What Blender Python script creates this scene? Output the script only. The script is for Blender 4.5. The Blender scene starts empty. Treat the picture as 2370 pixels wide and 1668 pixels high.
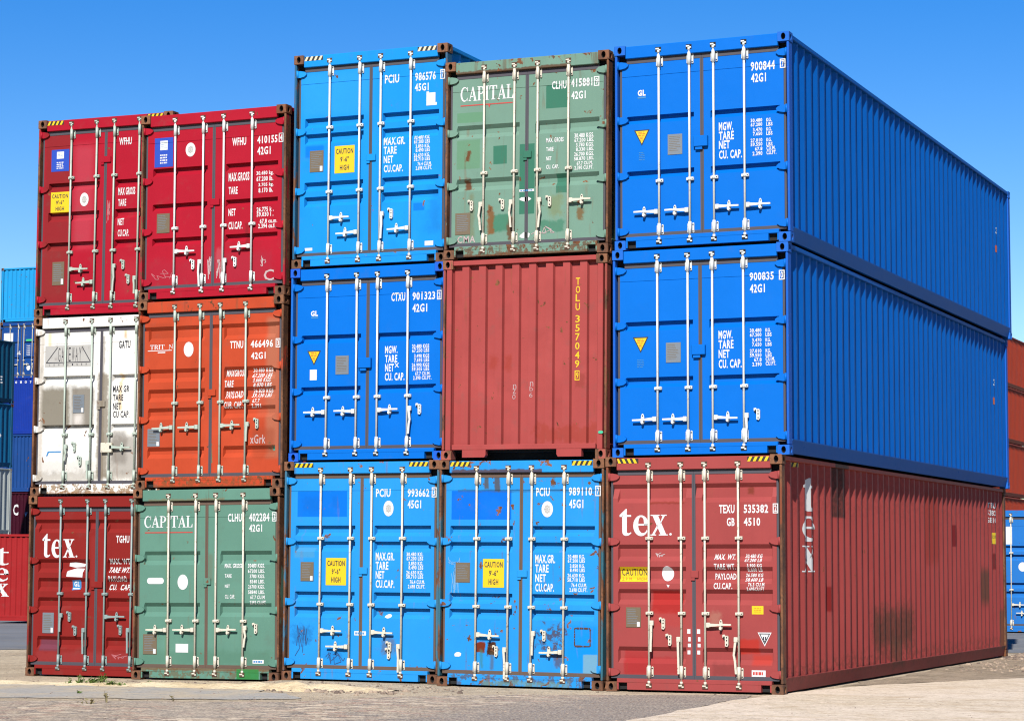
import bpy, bmesh, math, random
from mathutils import Vector, Matrix

# ---------------------------------------------------------------- camera, sky, sun
SC = bpy.context.scene
COL = SC.collection
cam_d = bpy.data.cameras.new('camera')
cam_o = bpy.data.objects.new('camera', cam_d)
COL.objects.link(cam_o)
RT = Vector((0.921028, 0.3894344, 0.0069412))
UP = Vector((0.0219981, -0.0698023, 0.9973183))
FW = Vector((-0.3888746, 0.9184054, 0.0728567))
m = Matrix((RT, UP, -FW)).transposed().to_4x4()
m.translation = Vector((7.7777, -27.82927, 1.6144))
cam_o.matrix_world = m
cam_d.sensor_width = 36.0
cam_d.lens = 5442.326 / 2370 * 36
cam_d.shift_x = -25.325 / 2370
cam_d.shift_y = 67.58 / 2370
cam_d.clip_end = 3000
SC.camera = cam_o

SUN = Vector((0.19, -1.0, 0.80)).normalized()
w = bpy.data.worlds.new("World")
SC.world = w
w.use_nodes = True
nt = w.node_tree
nt.nodes.clear()
sky = nt.nodes.new('ShaderNodeTexSky')
sky.sky_type = 'NISHITA'
sky.sun_disc = False
sky.sun_elevation = math.asin(SUN.z)
sky.sun_rotation = math.atan2(SUN.x, SUN.y)
sky.air_density = 1.0
sky.dust_density = 0.0
sky.ozone_density = 3.0
hsv = nt.nodes.new('ShaderNodeHueSaturation')
hsv.inputs['Saturation'].default_value = 1.5
hsv.inputs['Hue'].default_value = 0.516
hsv.inputs['Value'].default_value = 1.25
bgn = nt.nodes.new('ShaderNodeBackground')
bgn.inputs['Strength'].default_value = 0.05
wo = nt.nodes.new('ShaderNodeOutputWorld')
nt.links.new(sky.outputs[0], hsv.inputs['Color'])
nt.links.new(hsv.outputs[0], bgn.inputs[0])
nt.links.new(bgn.outputs[0], wo.inputs[0])
sd = bpy.data.lights.new('sun', 'SUN')
sd.energy = 5.0
sd.angle = math.radians(0.5)
sd.color = (1.0, 0.965, 0.9)
so = bpy.data.objects.new('sun', sd)
COL.objects.link(so)
so.rotation_euler = SUN.to_track_quat('Z', 'Y').to_euler()
SC.view_settings.view_transform = 'Standard'
SC.view_settings.look = 'None'
SC.view_settings.exposure = 1.1
SC.view_settings.gamma = 1.0
SC.cycles.filter_width = 1.15

RND = random.Random(7)
W, L = 2.2898, 13.499
HW = W / 2
LOW, HIGH = 2.591, 2.896


# ---------------------------------------------------------------- node materials
def lin(c, k=0.40):
    r = []
    for v in c:
        v = v / 255
        r.append(k * (v / 12.92 if v < 0.04045 else ((v + 0.055) / 1.055) ** 2.4))
    return (r[0], r[1], r[2], 1.0)


class NT:
    def __init__(self, name):
        self.m = bpy.data.materials.new(name)
        self.m.use_nodes = True
        self.t = self.m.node_tree
        self.t.nodes.clear()
        self.tc = self.n('ShaderNodeTexCoord')
        self.obj = self.tc.outputs['Object']

    def n(self, k):
        return self.t.nodes.new(k)

    def put(self, sock, v):
        if isinstance(v, bpy.types.NodeSocket):
            self.t.links.new(v, sock)
        else:
            sock.default_value = v

    def noise(self, scale, detail=3, rough=0.55, vec=None, dist=0.0):
        k = self.n('ShaderNodeTexNoise')
        self.put(k.inputs['Vector'], vec or self.obj)
        k.inputs['Scale'].default_value = scale
        k.inputs['Detail'].default_value = detail
        k.inputs['Roughness'].default_value = rough
        k.inputs['Distortion'].default_value = dist
        return k.outputs[0]

    def scaled(self, s, off=(0, 0, 0)):
        k = self.n('ShaderNodeMapping')
        self.put(k.inputs['Vector'], self.obj)
        k.inputs['Scale'].default_value = s
        k.inputs['Location'].default_value = off
        return k.outputs[0]

    def ramp(self, v, a, b, c=0.0, d=1.0, smooth=True):
        k = self.n('ShaderNodeMapRange')
        k.interpolation_type = 'SMOOTHSTEP' if smooth else 'LINEAR'
        self.put(k.inputs[0], v)
        for i, q in enumerate((a, b, c, d)):
            k.inputs[i + 1].default_value = q
        return k.outputs[0]

    def math(self, op, a, b=0.0):
        k = self.n('ShaderNodeMath')
        k.operation = op
        self.put(k.inputs[0], a)
        self.put(k.inputs[1], b)
        return k.outputs[0]

    def mix(self, f, a, b, mode='MIX'):
        k = self.n('ShaderNodeMix')
        k.data_type = 'RGBA'
        k.blend_type = mode
        self.put(k.inputs[0], f)
        self.put(k.inputs[6], a)
        self.put(k.inputs[7], b)
        return k.outputs[2]

    def out(self, col, rough=0.5, bump=None, bs=0.1, bd=0.01, metal=0.0, spec=0.4):
        p = self.n('ShaderNodeBsdfPrincipled')
        o = self.n('ShaderNodeOutputMaterial')
        self.put(p.inputs['Base Color'], col)
        self.put(p.inputs['Roughness'], rough)
        p.inputs['Metallic'].default_value = metal
        p.inputs['Specular IOR Level'].default_value = spec
        if bump is not None:
            b = self.n('ShaderNodeBump')
            b.inputs['Strength'].default_value = bs
            b.inputs['Distance'].default_value = bd
            self.put(b.inputs['Height'], bump)
            self.t.links.new(b.outputs[0], p.inputs['Normal'])
        self.t.links.new(p.outputs[0], o.inputs[0])
        return self.m


RUST_A, RUST_B, RUST_C = (0.062, 0.026, 0.013, 1), (0.13, 0.054, 0.024, 1), (0.026, 0.014, 0.010, 1)
SEED = [0]


def rust_colour(N):
    f = N.ramp(N.noise(6, 4, vec=N.scaled((1, 1, .5))), 0.35, 0.65)
    g = N.ramp(N.noise(24, 3), 0.48, 0.75, 0, .8)
    return N.mix(g, N.mix(f, RUST_A, RUST_B), RUST_C)


def paint(name, rgb, rust=0.3, dirt=0.25, fade=0.25, rough=0.5, stains=(), streak=0.3, k=0.40, rustscale=7.0):
    """Sun-worn container paint: uneven fading, vertical dirt runs, rust spots, and stains that have a shape of their own."""
    N = NT(name)
    SEED[0] += 1
    off = (SEED[0] * 3.7, SEED[0] * 1.3, SEED[0] * 2.1)
    base = lin(rgb, k)
    pale = tuple(min(0.85, v * 1.13 + 0.001 + 0.008 * (max(base[:3]) > 0.05) * (v / max(base[:3])) ) for v in base[:3]) + (1,)
    deep = tuple(v * 0.84 for v in base[:3]) + (1,)
    v0 = N.scaled((1, 1, 1), off)
    c = N.mix(N.math('MULTIPLY', N.ramp(N.noise(1.3, 4, vec=v0), 0.42, 0.72), fade * 1.6), base, pale)
    c = N.mix(N.math('MULTIPLY', N.ramp(N.noise(2.7, 5, vec=v0), 0.5, 0.75), fade), c, deep)
    if streak:
        vs = N.scaled((17, 17, 0.8), off)
        c = N.mix(N.math('MULTIPLY', N.ramp(N.noise(1, 3, vec=vs), 0.52, 0.75), streak * 0.55), c, deep)
    xyz = N.n('ShaderNodeSeparateXYZ')
    N.put(xyz.inputs[0], N.obj)
    X, Y, Z = xyz.outputs
    wob = spk = None
    for s in stains:
        ax, a0, a1, z0, z1, col, alpha, soft, jag = s
        A = X if ax == 'x' else Y
        Zc = Z
        if jag:
            if wob is None:
                wob = N.math('SUBTRACT', N.math('ADD', N.noise(6, 5, 0.62), N.math('MULTIPLY', N.noise(26, 4, .6), .6)), 0.8)
                wob2 = N.math('SUBTRACT', N.math('ADD', N.noise(7.3, 5, 0.62, vec=N.scaled((1, 1, 1), (5, 3, 9))), N.math('MULTIPLY', N.noise(22, 4, .6), .6)), 0.8)
            A = N.math('ADD', A, N.math('MULTIPLY', wob, jag))
            Zc = N.math('ADD', Z, N.math('MULTIPLY', wob2, jag))
        m1 = N.math('MULTIPLY', N.ramp(A, a0 - soft, a0 + soft), N.ramp(A, a1 - soft, a1 + soft, 1, 0))
        m2 = N.math('MULTIPLY', N.ramp(Zc, z0 - soft, z0 + soft), N.ramp(Zc, z1 - soft, z1 + soft, 1, 0))
        mk = N.math('MULTIPLY', N.math('MULTIPLY', m1, m2), alpha)
        if jag >= 0.4:
            if spk is None:
                spk = N.ramp(N.noise(15, 6, 0.65, vec=v0), 0.47, 0.52)
            mk = N.math('MULTIPLY', mk, spk)
        c = N.mix(mk, c, lin(col, k))
    if dirt:
        c = N.mix(N.math('MULTIPLY', N.ramp(N.noise(4.5, 6, 0.62, vec=v0), 0.55, 0.8), dirt), c, (0.06, 0.05, 0.042, 1))
    rc = rust_colour(N)
    r1 = N.noise(rustscale, 6, 0.62, vec=v0, dist=0.3)
    th = 0.70 - 0.17 * rust
    rm = N.ramp(r1, th, th + 0.035)
    if rust > 0:
        runs = N.ramp(N.noise(1, 3, vec=N.scaled((11, 11, 1.1), off)), th - 0.015, th + 0.09, 0, 0.55)
        c = N.mix(N.math('MULTIPLY', runs, min(1, rust * 1.4)), c, rc)
        c = N.mix(rm, c, rc)
    rgh = N.ramp(rm, 0, 1, rough, 0.85, False)
    bump = N.math('ADD', N.noise(3.1, 2, vec=v0), N.math('MULTIPLY', N.noise(60, 2), 0.06))
    return N.out(c, rgh, bump, 0.22, 0.02, spec=0.08)


def plain(name, rgb, rough=0.6, var=0.25, scale=14, metal=0.0, k=0.40, dirt=(0.05, 0.035, 0.025, 1), dirt_amt=0.35, bs=0.15):
    N = NT(name)
    c = N.mix(N.math('MULTIPLY', N.noise(scale, 4), var), lin(rgb, k), tuple(v * 0.6 for v in lin(rgb, k)[:3]) + (1,))
    c = N.mix(N.math('MULTIPLY', N.ramp(N.noise(scale * 1.7, 5), 0.56, 0.75), dirt_amt), c, dirt)
    return N.out(c, rough, N.noise(scale * 3, 3), bs, 0.004, metal)


M_RUST = None


def rusty(name, rgb, amount):
    """Frame steel of which most paint has gone."""
    N = NT(name)
    SEED[0] += 1
    v0 = N.scaled((1, 1, 0.28), (SEED[0] * 2.3, 1.0, SEED[0]))
    f = N.ramp(N.noise(5.0, 6, 0.62, vec=v0), 0.72 - 0.42 * amount, 0.78 - 0.42 * amount)
    c = N.mix(f, lin(rgb), rust_colour(N))
    c = N.mix(N.ramp(N.noise(38, 3), 0.64, 0.74, 0, 0.35), c, lin((190, 130, 85)))
    return N.out(c, 0.75, N.noise(45, 4), 0.4, 0.004, spec=0.25)


RUBBER = plain('rubber', (80, 76, 86), 0.7, 0.3, 5, dirt=(0.05, 0.045, 0.04, 1), dirt_amt=0.2)
SEALBROWN = plain('rust_stained_rubber', (112, 88, 72), 0.8, 0.5, 7, dirt=(0.06, 0.035, 0.02, 1), dirt_amt=0.6)
DARK = plain('dark_and_cavity_shade', (20, 18, 20), 0.9, 0.2, 5, dirt_amt=0.2)  # near-black; also painted in as the shade of holes, pockets and gaps
WHITE = plain('white_lettering', (250, 250, 250), 0.55, 0.12, 9, k=0.40, dirt=(0.24, 0.22, 0.2, 1), dirt_amt=0.3, bs=0.03)
BLACK = plain('black_lettering', (38, 38, 52), 0.55, 0.2, 9, bs=0.03)
YELLOW = plain('yellow_film', (252, 212, 12), 0.45, 0.15, 5, k=0.44, bs=0.03, dirt_amt=0.15)
ORANGEY = plain('orange_red_ink', (225, 95, 25), 0.5, 0.1, 5, bs=0.03)
REDINK = plain('red_ink', (220, 70, 60), 0.5, 0.1, 5, bs=0.03)
BLUEFILM = plain('blue_film', (45, 85, 205), 0.4, 0.2, 5, bs=0.03, dirt_amt=0.1)
CYANFILM = plain('pale_blue_film', (70, 150, 215), 0.4, 0.2, 5, bs=0.03)
PLATE = plain('brown_data_plate', (140, 122, 96), 0.5, 0.5, 60, metal=0.2)
GPLATE = plain('grey_data_plate', (150, 160, 170), 0.45, 0.4, 60, metal=0.3)
CHALK = plain('chalk', (215, 190, 190), 0.9, 0.3, 20, bs=0.03)
HAZY = plain('hazard_black', (28, 24, 22), 0.6, 0.3, 9)
STEELW = plain('white_hardware', (238, 242, 240), 0.42, 0.35, 22, k=0.48, dirt_amt=0.3)
STEELC = plain('cream_hardware', (238, 230, 210), 0.5, 0.4, 20, k=0.45, dirt=(0.10, 0.05, 0.022, 1), dirt_amt=0.75)
STEELG = plain('grey_green_hardware', (160, 182, 180), 0.5, 0.25, 9, dirt=(0.11, 0.055, 0.025, 1), dirt_amt=0.4)
STEELP = plain('pale_worn_hardware', (205, 220, 205), 0.5, 0.25, 9, dirt=(0.11, 0.055, 0.025, 1), dirt_amt=0.4)


# ---------------------------------------------------------------- mesh helpers
class MB:
    def __init__(self):
        self.bm = bmesh.new()

    def face(self, pts, mat=0, smooth=False):
        vs = [self.bm.verts.new(p) for p in pts]
        f = self.bm.faces.new(vs)
        f.material_index = mat
        f.smooth = smooth
        return f

    def box(self, x0, x1, y0, y1, z0, z1, mat=0, bevel=0.0):
        v = [self.bm.verts.new((x, y, z)) for x in (x0, x1) for y in (y0, y1) for z in (z0, z1)]
        fs = []
        for q in ((0, 1, 3, 2), (4, 6, 7, 5), (0, 4, 5, 1), (2, 3, 7, 6), (0, 2, 6, 4), (1, 5, 7, 3)):
            f = self.bm.faces.new([v[i] for i in q])
            f.material_index = mat
            fs.append(f)
        if bevel:
            es = list({e for f in fs for e in f.edges})
            bmesh.ops.bevel(self.bm, geom=es, offset=bevel, segments=1, affect='EDGES', profile=0.5)

    def cyl(self, p0, p1, r, n=10, mat=0, r1=None, caps=True):
        p0, p1 = Vector(p0), Vector(p1)
        d = (p1 - p0).normalized()
        a = d.orthogonal().normalized()
        b = d.cross(a)
        r1 = r if r1 is None else r1
        A = [self.bm.verts.new(p0 + (a * math.cos(2 * math.pi * i / n) + b * math.sin(2 * math.pi * i / n)) * r) for i in range(n)]
        B = [self.bm.verts.new(p1 + (a * math.cos(2 * math.pi * i / n) + b * math.sin(2 * math.pi * i / n)) * r1) for i in range(n)]
        for i in range(n):
            f = self.bm.faces.new((A[i], A[(i + 1) % n], B[(i + 1) % n], B[i]))
            f.smooth = True
            f.material_index = mat
        if caps:
            for ring in (A[::-1], B):
                f = self.bm.faces.new(ring)
                f.material_index = mat

    def slab(self, pts, y0, y1, mat=0):
        """outline in x,z (any order), given thickness in y"""
        A = [self.bm.verts.new((x, y0, z)) for x, z in pts]
        B = [self.bm.verts.new((x, y1, z)) for x, z in pts]
        n = len(pts)
        fs = [self.bm.faces.new(A), self.bm.faces.new(B[::-1])]
        for i in range(n):
            fs.append(self.bm.faces.new((A[i], B[i], B[(i + 1) % n], A[(i + 1) % n])))
        for f in fs:
            f.material_index = mat

    def make(self, name, mats, parent=None, normals=True):
        if normals:
            bmesh.ops.recalc_face_normals(self.bm, faces=self.bm.faces)
        me = bpy.data.meshes.new(name)
        self.bm.to_mesh(me)
        self.bm.free()
        for q in (mats if isinstance(mats, (list, tuple)) else [mats]):
            me.materials.append(q)
        o = bpy.data.objects.new(name, me)
        COL.objects.link(o)
        if parent is not None:
            o.parent = parent
        return o


def disc(cx, cz, rx, rz, n=16):
    return [(cx + rx * math.cos(2 * math.pi * i / n), cz + rz * math.sin(2 * math.pi * i / n)) for i in range(n)]


def rect(x0, x1, z0, z1):
    return [(x0, z0), (x1, z0), (x1, z1), (x0, z1)]


# ---------------------------------------------------------------- lettering: lists of flat polygons in x,z
TXT = {}


def text_polys(s, bold=0.03, shear=0.0):
    key = (s, bold, shear)
    if key not in TXT:
        cu = bpy.data.curves.new('t', 'FONT')
        cu.body = s
        cu.size = 1.0
        cu.offset = bold
        cu.shear = shear
        cu.resolution_u = 2
        cu.space_character = 1.12
        cu.fill_mode = 'FRONT'
        o = bpy.data.objects.new('t', cu)
        COL.objects.link(o)
        dg = bpy.context.evaluated_depsgraph_get()
        me = bpy.data.meshes.new_from_object(o.evaluated_get(dg))
        P = [[(me.vertices[i].co.x, me.vertices[i].co.y) for i in p.vertices] for p in me.polygons]
        bpy.data.objects.remove(o)
        bpy.data.curves.remove(cu)
        bpy.data.meshes.remove(me)
        xs = [q[0] for p in P for q in p]
        ys = [q[1] for p in P for q in p]
        x0, x1, y0, y1 = min(xs), max(xs), min(ys), max(ys)
        TXT[key] = [[((x - x0) / (x1 - x0) - 0.5, (y - y0) / (y1 - y0) - 0.5) for x, y in p] for p in P]
    return TXT[key]


def place(polys, xc, zc, wd, ht):
    return [[(xc + x * wd, zc + y * ht) for x, y in p] for p in polys]


def text(s, xc, zc, wd, ht, bold=0.03, shear=0.0):
    if s.startswith('['):
        b = wd * 0.17
        o = [rect(xc - wd / 2, xc + wd / 2, zc + ht / 2 - b, zc + ht / 2), rect(xc - wd / 2, xc + wd / 2, zc - ht / 2, zc - ht / 2 + b),
             rect(xc - wd / 2, xc - wd / 2 + b, zc - ht / 2 + b, zc + ht / 2 - b), rect(xc + wd / 2 - b, xc + wd / 2, zc - ht / 2 + b, zc + ht / 2 - b)]
        return o + place(text_polys(s[1], 0.02), xc, zc, wd * 0.44, ht * 0.66)
    return place(text_polys(s, bold, shear), xc, zc, wd, ht)


def strip(A, B):
    return [[A[i], A[i + 1], B[i + 1], B[i]] for i in range(len(A) - 1)]


def arc(cx, cy, rx, ry, a0, a1, n=12):
    return [(cx + rx * math.cos(math.radians(a0 + (a1 - a0) * i / n)), cy + ry * math.sin(math.radians(a0 + (a1 - a0) * i / n))) for i in range(n + 1)]


def tx_shape(polys, sx, dx):
    return [[(x * sx + dx, y) for x, y in p] for p in polys]


def glyph_t():
    return ([[(0.0, .70), (.13, .70), (.13, .77), (.0, .77)], [(.0, .77), (.13, .77), (.25, .77), (.25, 1.0), (.22, 1.0)],
             [(.25, .70), (.40, .70), (.40, .77), (.25, .77)], [(.09, .16), (.25, .16), (.25, .77), (.09, .77)]]
            + strip([(.09, .16), (.10, .08), (.14, .02), (.21, -.01), (.29, 0), (.36, .04), (.41, .10)],
                    [(.25, .16), (.255, .12), (.27, .10), (.29, .09), (.33, .09), (.36, .11), (.39, .13)]))


def glyph_e():
    out = arc(.27, .37, .27, .39, 0, 330, 26)
    inn = ([(.37, .37), (.37, .46), (.36, .60), (.32, .67), (.28, .69)] + [(.25, .69), (.21, .64), (.185, .55), (.175, .45), (.175, .37)])
    inn2 = arc(.335, .37, .16, .28, 180, 330, 16)
    o1 = arc(.27, .37, .27, .39, 0, 180, 9)
    o2 = arc(.27, .37, .27, .39, 180, 325, 16)
    return strip(o1, inn) + strip(o2, inn2) + [[(.175, .37), (.54, .37), (.535, .44), (.175, .44)]]


def glyph_x():
    return [[(.06, .73), (.25, .73), (.52, .04), (.33, .04)], [(.04, .04), (.12, .04), (.265, .33), (.225, .41)],
            [(.40, .73), (.48, .73), (.345, .46), (.30, .385)],
            [(-.01, .73), (.30, .73), (.30, .77), (-.01, .77)], [(.34, .73), (.54, .73), (.54, .77), (.34, .77)],
            [(-.02, 0), (.18, 0), (.18, .04), (-.02, .04)], [(.27, 0), (.58, 0), (.58, .04), (.27, .04)]]


def shift(P, dx, dz=0, s=1.0):
    return [[(x * s + dx, y * s + dz) for x, y in p] for p in P]


def fit(P, xc, zc, wd, ht):
    xs = [q[0] for p in P for q in p]
    ys = [q[1] for p in P for q in p]
    x0, x1, y0, y1 = min(xs), max(xs), min(ys), max(ys)
    return [[(xc + ((x - x0) / (x1 - x0) - .5) * wd, zc + ((y - y0) / (y1 - y0) - .5) * ht) for x, y in p] for p in P]


def word_tex():
    return glyph_t() + shift(glyph_e(), .47) + shift(glyph_x(), 1.08) + [disc(1.75, .045, .045, .045, 10)]


def sbox(x0, x1, y0, y1):
    return [rect(x0, x1, y0, y1)]


def serif_word(s):
    G = {}
    G['C'] = (strip(arc(.36, .5, .36, .52, 38, 322, 22), arc(.41, .5, .26, .44, 38, 322, 22)) + sbox(.62, .67, .66, 1.0) + sbox(.63, .66, .03, .25), .72)
    G['A'] = ([[(.07, .05), (.13, .05), (.40, .90), (.35, 1.0)], [(.35, 1.0), (.43, 1.0), (.70, .05), (.52, .05), (.36, .72)], rect(.21, .52, .28, .35), rect(.0, .22, 0, .05), rect(.44, .78, 0, .05)], .78)
    G['P'] = ([rect(.09, .25, .05, .95), rect(0, .35, 0, .05), rect(0, .35, .95, 1.0)]
              + strip(arc(.33, .72, .32, .28, -90, 90, 12), arc(.33, .72, .15, .215, -90, 90, 12)) + [rect(.25, .33, .44, .505), rect(.25, .33, .935, .95)], .68)
    G['I'] = ([rect(.09, .25, .05, .95), rect(0, .34, 0, .05), rect(0, .34, .95, 1.0)], .38)
    G['T'] = ([rect(.27, .43, .05, .94), rect(.17, .53, 0, .05), rect(.0, .70, .94, 1.0), [(.0, .94), (0, .70), (.04, .70), (.10, .94)], [(.70, .94), (.60, .94), (.66, .70), (.70, .70)]], .73)
    G['L'] = ([rect(.09, .25, .05, .95), rect(0, .35, .95, 1.0), rect(0, .62, 0, .05), [(.62, .05), (.62, .30), (.58, .30), (.50, .05)]], .66)
    G['R'] = (G['P'][0] + [[(.36, .47), (.52, .47), (.74, .0), (.56, .0)]], .76)
    G['N'] = ([rect(.06, .12, .05, .95), rect(.62, .68, .05, .95), [(.06, .95), (.22, .95), (.68, .05), (.62, .05)], rect(0, .2, 0, .05), rect(.52, .78, .95, 1.0)], .82)
    P, x = [], 0
    for ch in s:
        if ch == ' ':
            x += .38
            continue
        g, wd = G[ch]
        P += shift(g, x)
        x += wd + .02
    return P


class Decal:
    """flat painted or stuck-on shapes laid over a pressed sheet"""

    def __init__(self, depth, zcuts=(), xcuts=()):
        self.depth, self.zc, self.xc = depth, zcuts, xcuts
        self.items = []

    def add(self, polys, mat, layer=0):
        self.items.append((polys, mat, layer))

    def make(self, name, parent, lift=0.003, axis='x'):
        mats = []
        bm = bmesh.new()
        lay = bm.faces.layers.float.new('l')
        for polys, mat, layer in self.items:
            if mat not in mats:
                mats.append(mat)
            for p in polys:
                f = bm.faces.new([bm.verts.new((x, 0, z)) for x, z in p])
                f.material_index = mats.index(mat)
                f[lay] = layer
        for c in self.zc:
            bmesh.ops.bisect_plane(bm, geom=bm.verts[:] + bm.edges[:] + bm.faces[:], plane_co=(0, 0, c), plane_no=(0, 0, 1))
        for c in self.xc:
            bmesh.ops.bisect_plane(bm, geom=bm.verts[:] + bm.edges[:] + bm.faces[:], plane_co=(c, 0, 0), plane_no=(1, 0, 0))
        bm.normal_update()
        vl = {}
        for f in bm.faces:
            for v in f.verts:
                vl[v] = f[lay]
        for v, l in vl.items():
            d = self.depth(v.co.x, v.co.z) - lift - 0.0012 * l
            v.co.y = d
        if axis == 'y':
            for v in bm.verts:
                a, d, z = v.co
                v.co = (HW - d, a, z)
        else:
            for f in bm.faces:
                if f.normal.y > 0:
                    f.normal_flip()
        me = bpy.data.meshes.new(name)
        bm.to_mesh(me)
        bm.free()
        for q in mats:
            me.materials.append(q)
        o = bpy.data.objects.new(name, me)
        COL.objects.link(o)
        o.parent = parent
        return o


# ---------------------------------------------------------------- container pieces (origin: middle of the front bottom edge; y runs into the box)
def casting(parent, mat, sx, front, z0, H=0.118):
    """corner block with an oval hole in each outer face"""
    b = MB()
    wd, dp = 0.148, 0.162
    xo = sx * HW
    xi = sx * (HW - wd)
    yo, yi = (0.0, dp) if front else (L, L - dp)
    z1 = z0 + H

    def holed(P, u0, u1, rx, rz, into):
        # P(u, z, d): point on the face, d = depth into the block
        uc, zc = (u0 + u1) / 2, (z0 + z1) / 2
        n = 12
        ov = [(uc + rx * math.cos(2 * math.pi * i / n), zc + rz * math.sin(2 * math.pi * i / n)) for i in range(n)]
        cs = [(u1, zc), (u1, z1), (uc, z1), (u0, z1), (u0, zc), (u0, z0), (uc, z0), (u1, z0)]
        for q in range(4):
            outer = [cs[(2 * q) % 8], cs[(2 * q + 1) % 8], cs[(2 * q + 2) % 8]]
            inner = [ov[(3 * q + k) % n] for k in range(4)]
            for k in range(3):
                o = [outer[0], outer[1]] if k == 0 else ([outer[1]] if k == 1 else [outer[1], outer[2]])
                if k == 0:
                    pts = [outer[0], outer[1], inner[1], inner[0]]
                elif k == 1:
                    pts = [outer[1], inner[2], inner[1]]
                else:
                    pts = [outer[1], outer[2], inner[3], inner[2]]
                b.face([P(u, z, 0) for u, z in pts])
        ring0 = [P(u, z, 0) for u, z in ov]
        ring1 = [P(u, z, 0.022) for u, z in ov]
        ring2 = [P(u, z, into) for u, z in ov]
        for i in range(n):
            b.face([ring0[i], ring0[(i + 1) % n], ring1[(i + 1) % n], ring1[i]], 0)
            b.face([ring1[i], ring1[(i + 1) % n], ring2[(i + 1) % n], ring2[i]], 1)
        b.face(ring2, 1)  # tunnel and its end near-black: the hollow's shade as colour
    dy = 1 if front else -1
    holed(lambda u, z, d: (u, yo + dy * d, z), min(xi, xo), max(xi, xo), 0.030, 0.044, 0.075)
    holed(lambda u, z, d: (xo - sx * d, u, z), min(yi, yo), max(yi, yo), 0.036, 0.038, 0.05)
    b.face([(xi, yo, z0), (xi, yi, z0), (xi, yi, z1), (xi, yo, z1)])
    b.face([(xi, yi, z0), (xo, yi, z0), (xo, yi, z1), (xi, yi, z1)])
    b.face([(xi, yo, z1), (xo, yo, z1), (xo, yi, z1), (xi, yi, z1)])
    b.face([(xi, yo, z0), (xi, yi, z0), (xo, yi, z0), (xo, yo, z0)])
    bmesh.ops.remove_doubles(b.bm, verts=b.bm.verts, dist=0.0004)
    bmesh.ops.recalc_face_normals(b.bm, faces=b.bm.faces)
    es = [e for e in b.bm.edges if len(e.link_faces) == 2 and e.calc_face_angle(0) > 1.2 and all(f.material_index == 0 for f in e.link_faces)
          and e.calc_length() > 0.055]
    bmesh.ops.bevel(b.bm, geom=es, offset=0.009, segments=2, affect='EDGES', profile=0.5)
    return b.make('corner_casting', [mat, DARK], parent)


PITCHES = 43


def side_profile():
    y0, y1 = 0.16, L - 0.16
    p = (y1 - y0) / PITCHES
    pts = [(y0, 0.0)]
    for k in range(PITCHES):
        a = y0 + k * p
        pts += [(a + .085 * p, 0.0), (a + .415 * p, 0.040), (a + .585 * p, 0.040), (a + .915 * p, 0.0)]
    pts.append((y1, 0.0))
    return pts


SIDE = side_profile()


def pw(tab, x):
    if x <= tab[0][0]:
        return tab[0][1]
    for (a, da), (b, db) in zip(tab, tab[1:]):
        if x <= b:
            return da + (db - da) * (x - a) / (b - a) if b > a else db
    return tab[-1][1]


def body(root, H, M, simple=False):
    """everything behind the front frame"""
    for sx in (-1, 1):
        b = MB()
        for (ya, da), (yb, db) in zip(SIDE, SIDE[1:]):
            xa, xb = sx * (HW - 0.03 - da), sx * (HW - 0.03 - db)
            b.face([(xa, ya, 0.19), (xb, yb, 0.19), (xb, yb, H - 0.06), (xa, ya, H - 0.06)])
        bmesh.ops.remove_doubles(b.bm, verts=b.bm.verts, dist=0.0004)
        bmesh.ops.recalc_face_normals(b.bm, faces=b.bm.faces)
        if sum(f.normal.x * sx for f in b.bm.faces) < 0:
            bmesh.ops.reverse_faces(b.bm, faces=b.bm.faces)
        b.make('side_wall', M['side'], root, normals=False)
        b = MB()
        xs = sorted((sx * (HW - 0.075), sx * (HW - 0.007)))
        b.box(xs[0], xs[1], 0.162, L - 0.162, H - 0.068, H - 0.010, bevel=0.008)
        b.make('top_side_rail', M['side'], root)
        b = MB()
        ring = [(sx * (HW - .05), .196), (sx * (HW - .005), .196), (sx * (HW - .005), .186), (sx * (HW - .040), .024), (sx * (HW - .08), .024)]
        A = [b.bm.verts.new((u, 0.162, z)) for u, z in ring]
        B = [b.bm.verts.new((u, L - 0.162, z)) for u, z in ring]
        b.bm.faces.new(A)
        b.bm.faces.new(B[::-1])
        for i in range(5):
            b.bm.faces.new((A[i], A[(i + 1) % 5], B[(i + 1) % 5], B[i]))
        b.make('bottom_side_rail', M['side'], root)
        for fr in (True, False):
            b = MB()
            xs = sorted((sx * (HW - 0.037), sx * (HW - 0.006)))
            ys = (0.006, 0.16) if fr else (L - 0.16, L - 0.006)
            b.box(xs[0], xs[1], ys[0], ys[1], 0.1185, H - 0.1185, bevel=0.012)
            b.make('corner_post', M['post'], root)
            for z0 in (0.0, H - 0.118):
                casting(root, M['cast'], sx, fr, z0)
    b = MB()
    b.box(-HW + 0.076, HW - 0.076, 0.09, L - 0.09, H - 0.05, H - 0.022)
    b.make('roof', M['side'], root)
    b = MB()
    b.box(-HW + 0.066, HW - 0.066, L - 0.10, L - 0.06, 0.03, H - 0.055)
    b.make('end_wall', M['side'], root)
    b = MB()
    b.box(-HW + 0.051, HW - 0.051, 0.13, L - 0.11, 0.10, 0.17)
    b.make('floor_frame', DARK, root)


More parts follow.
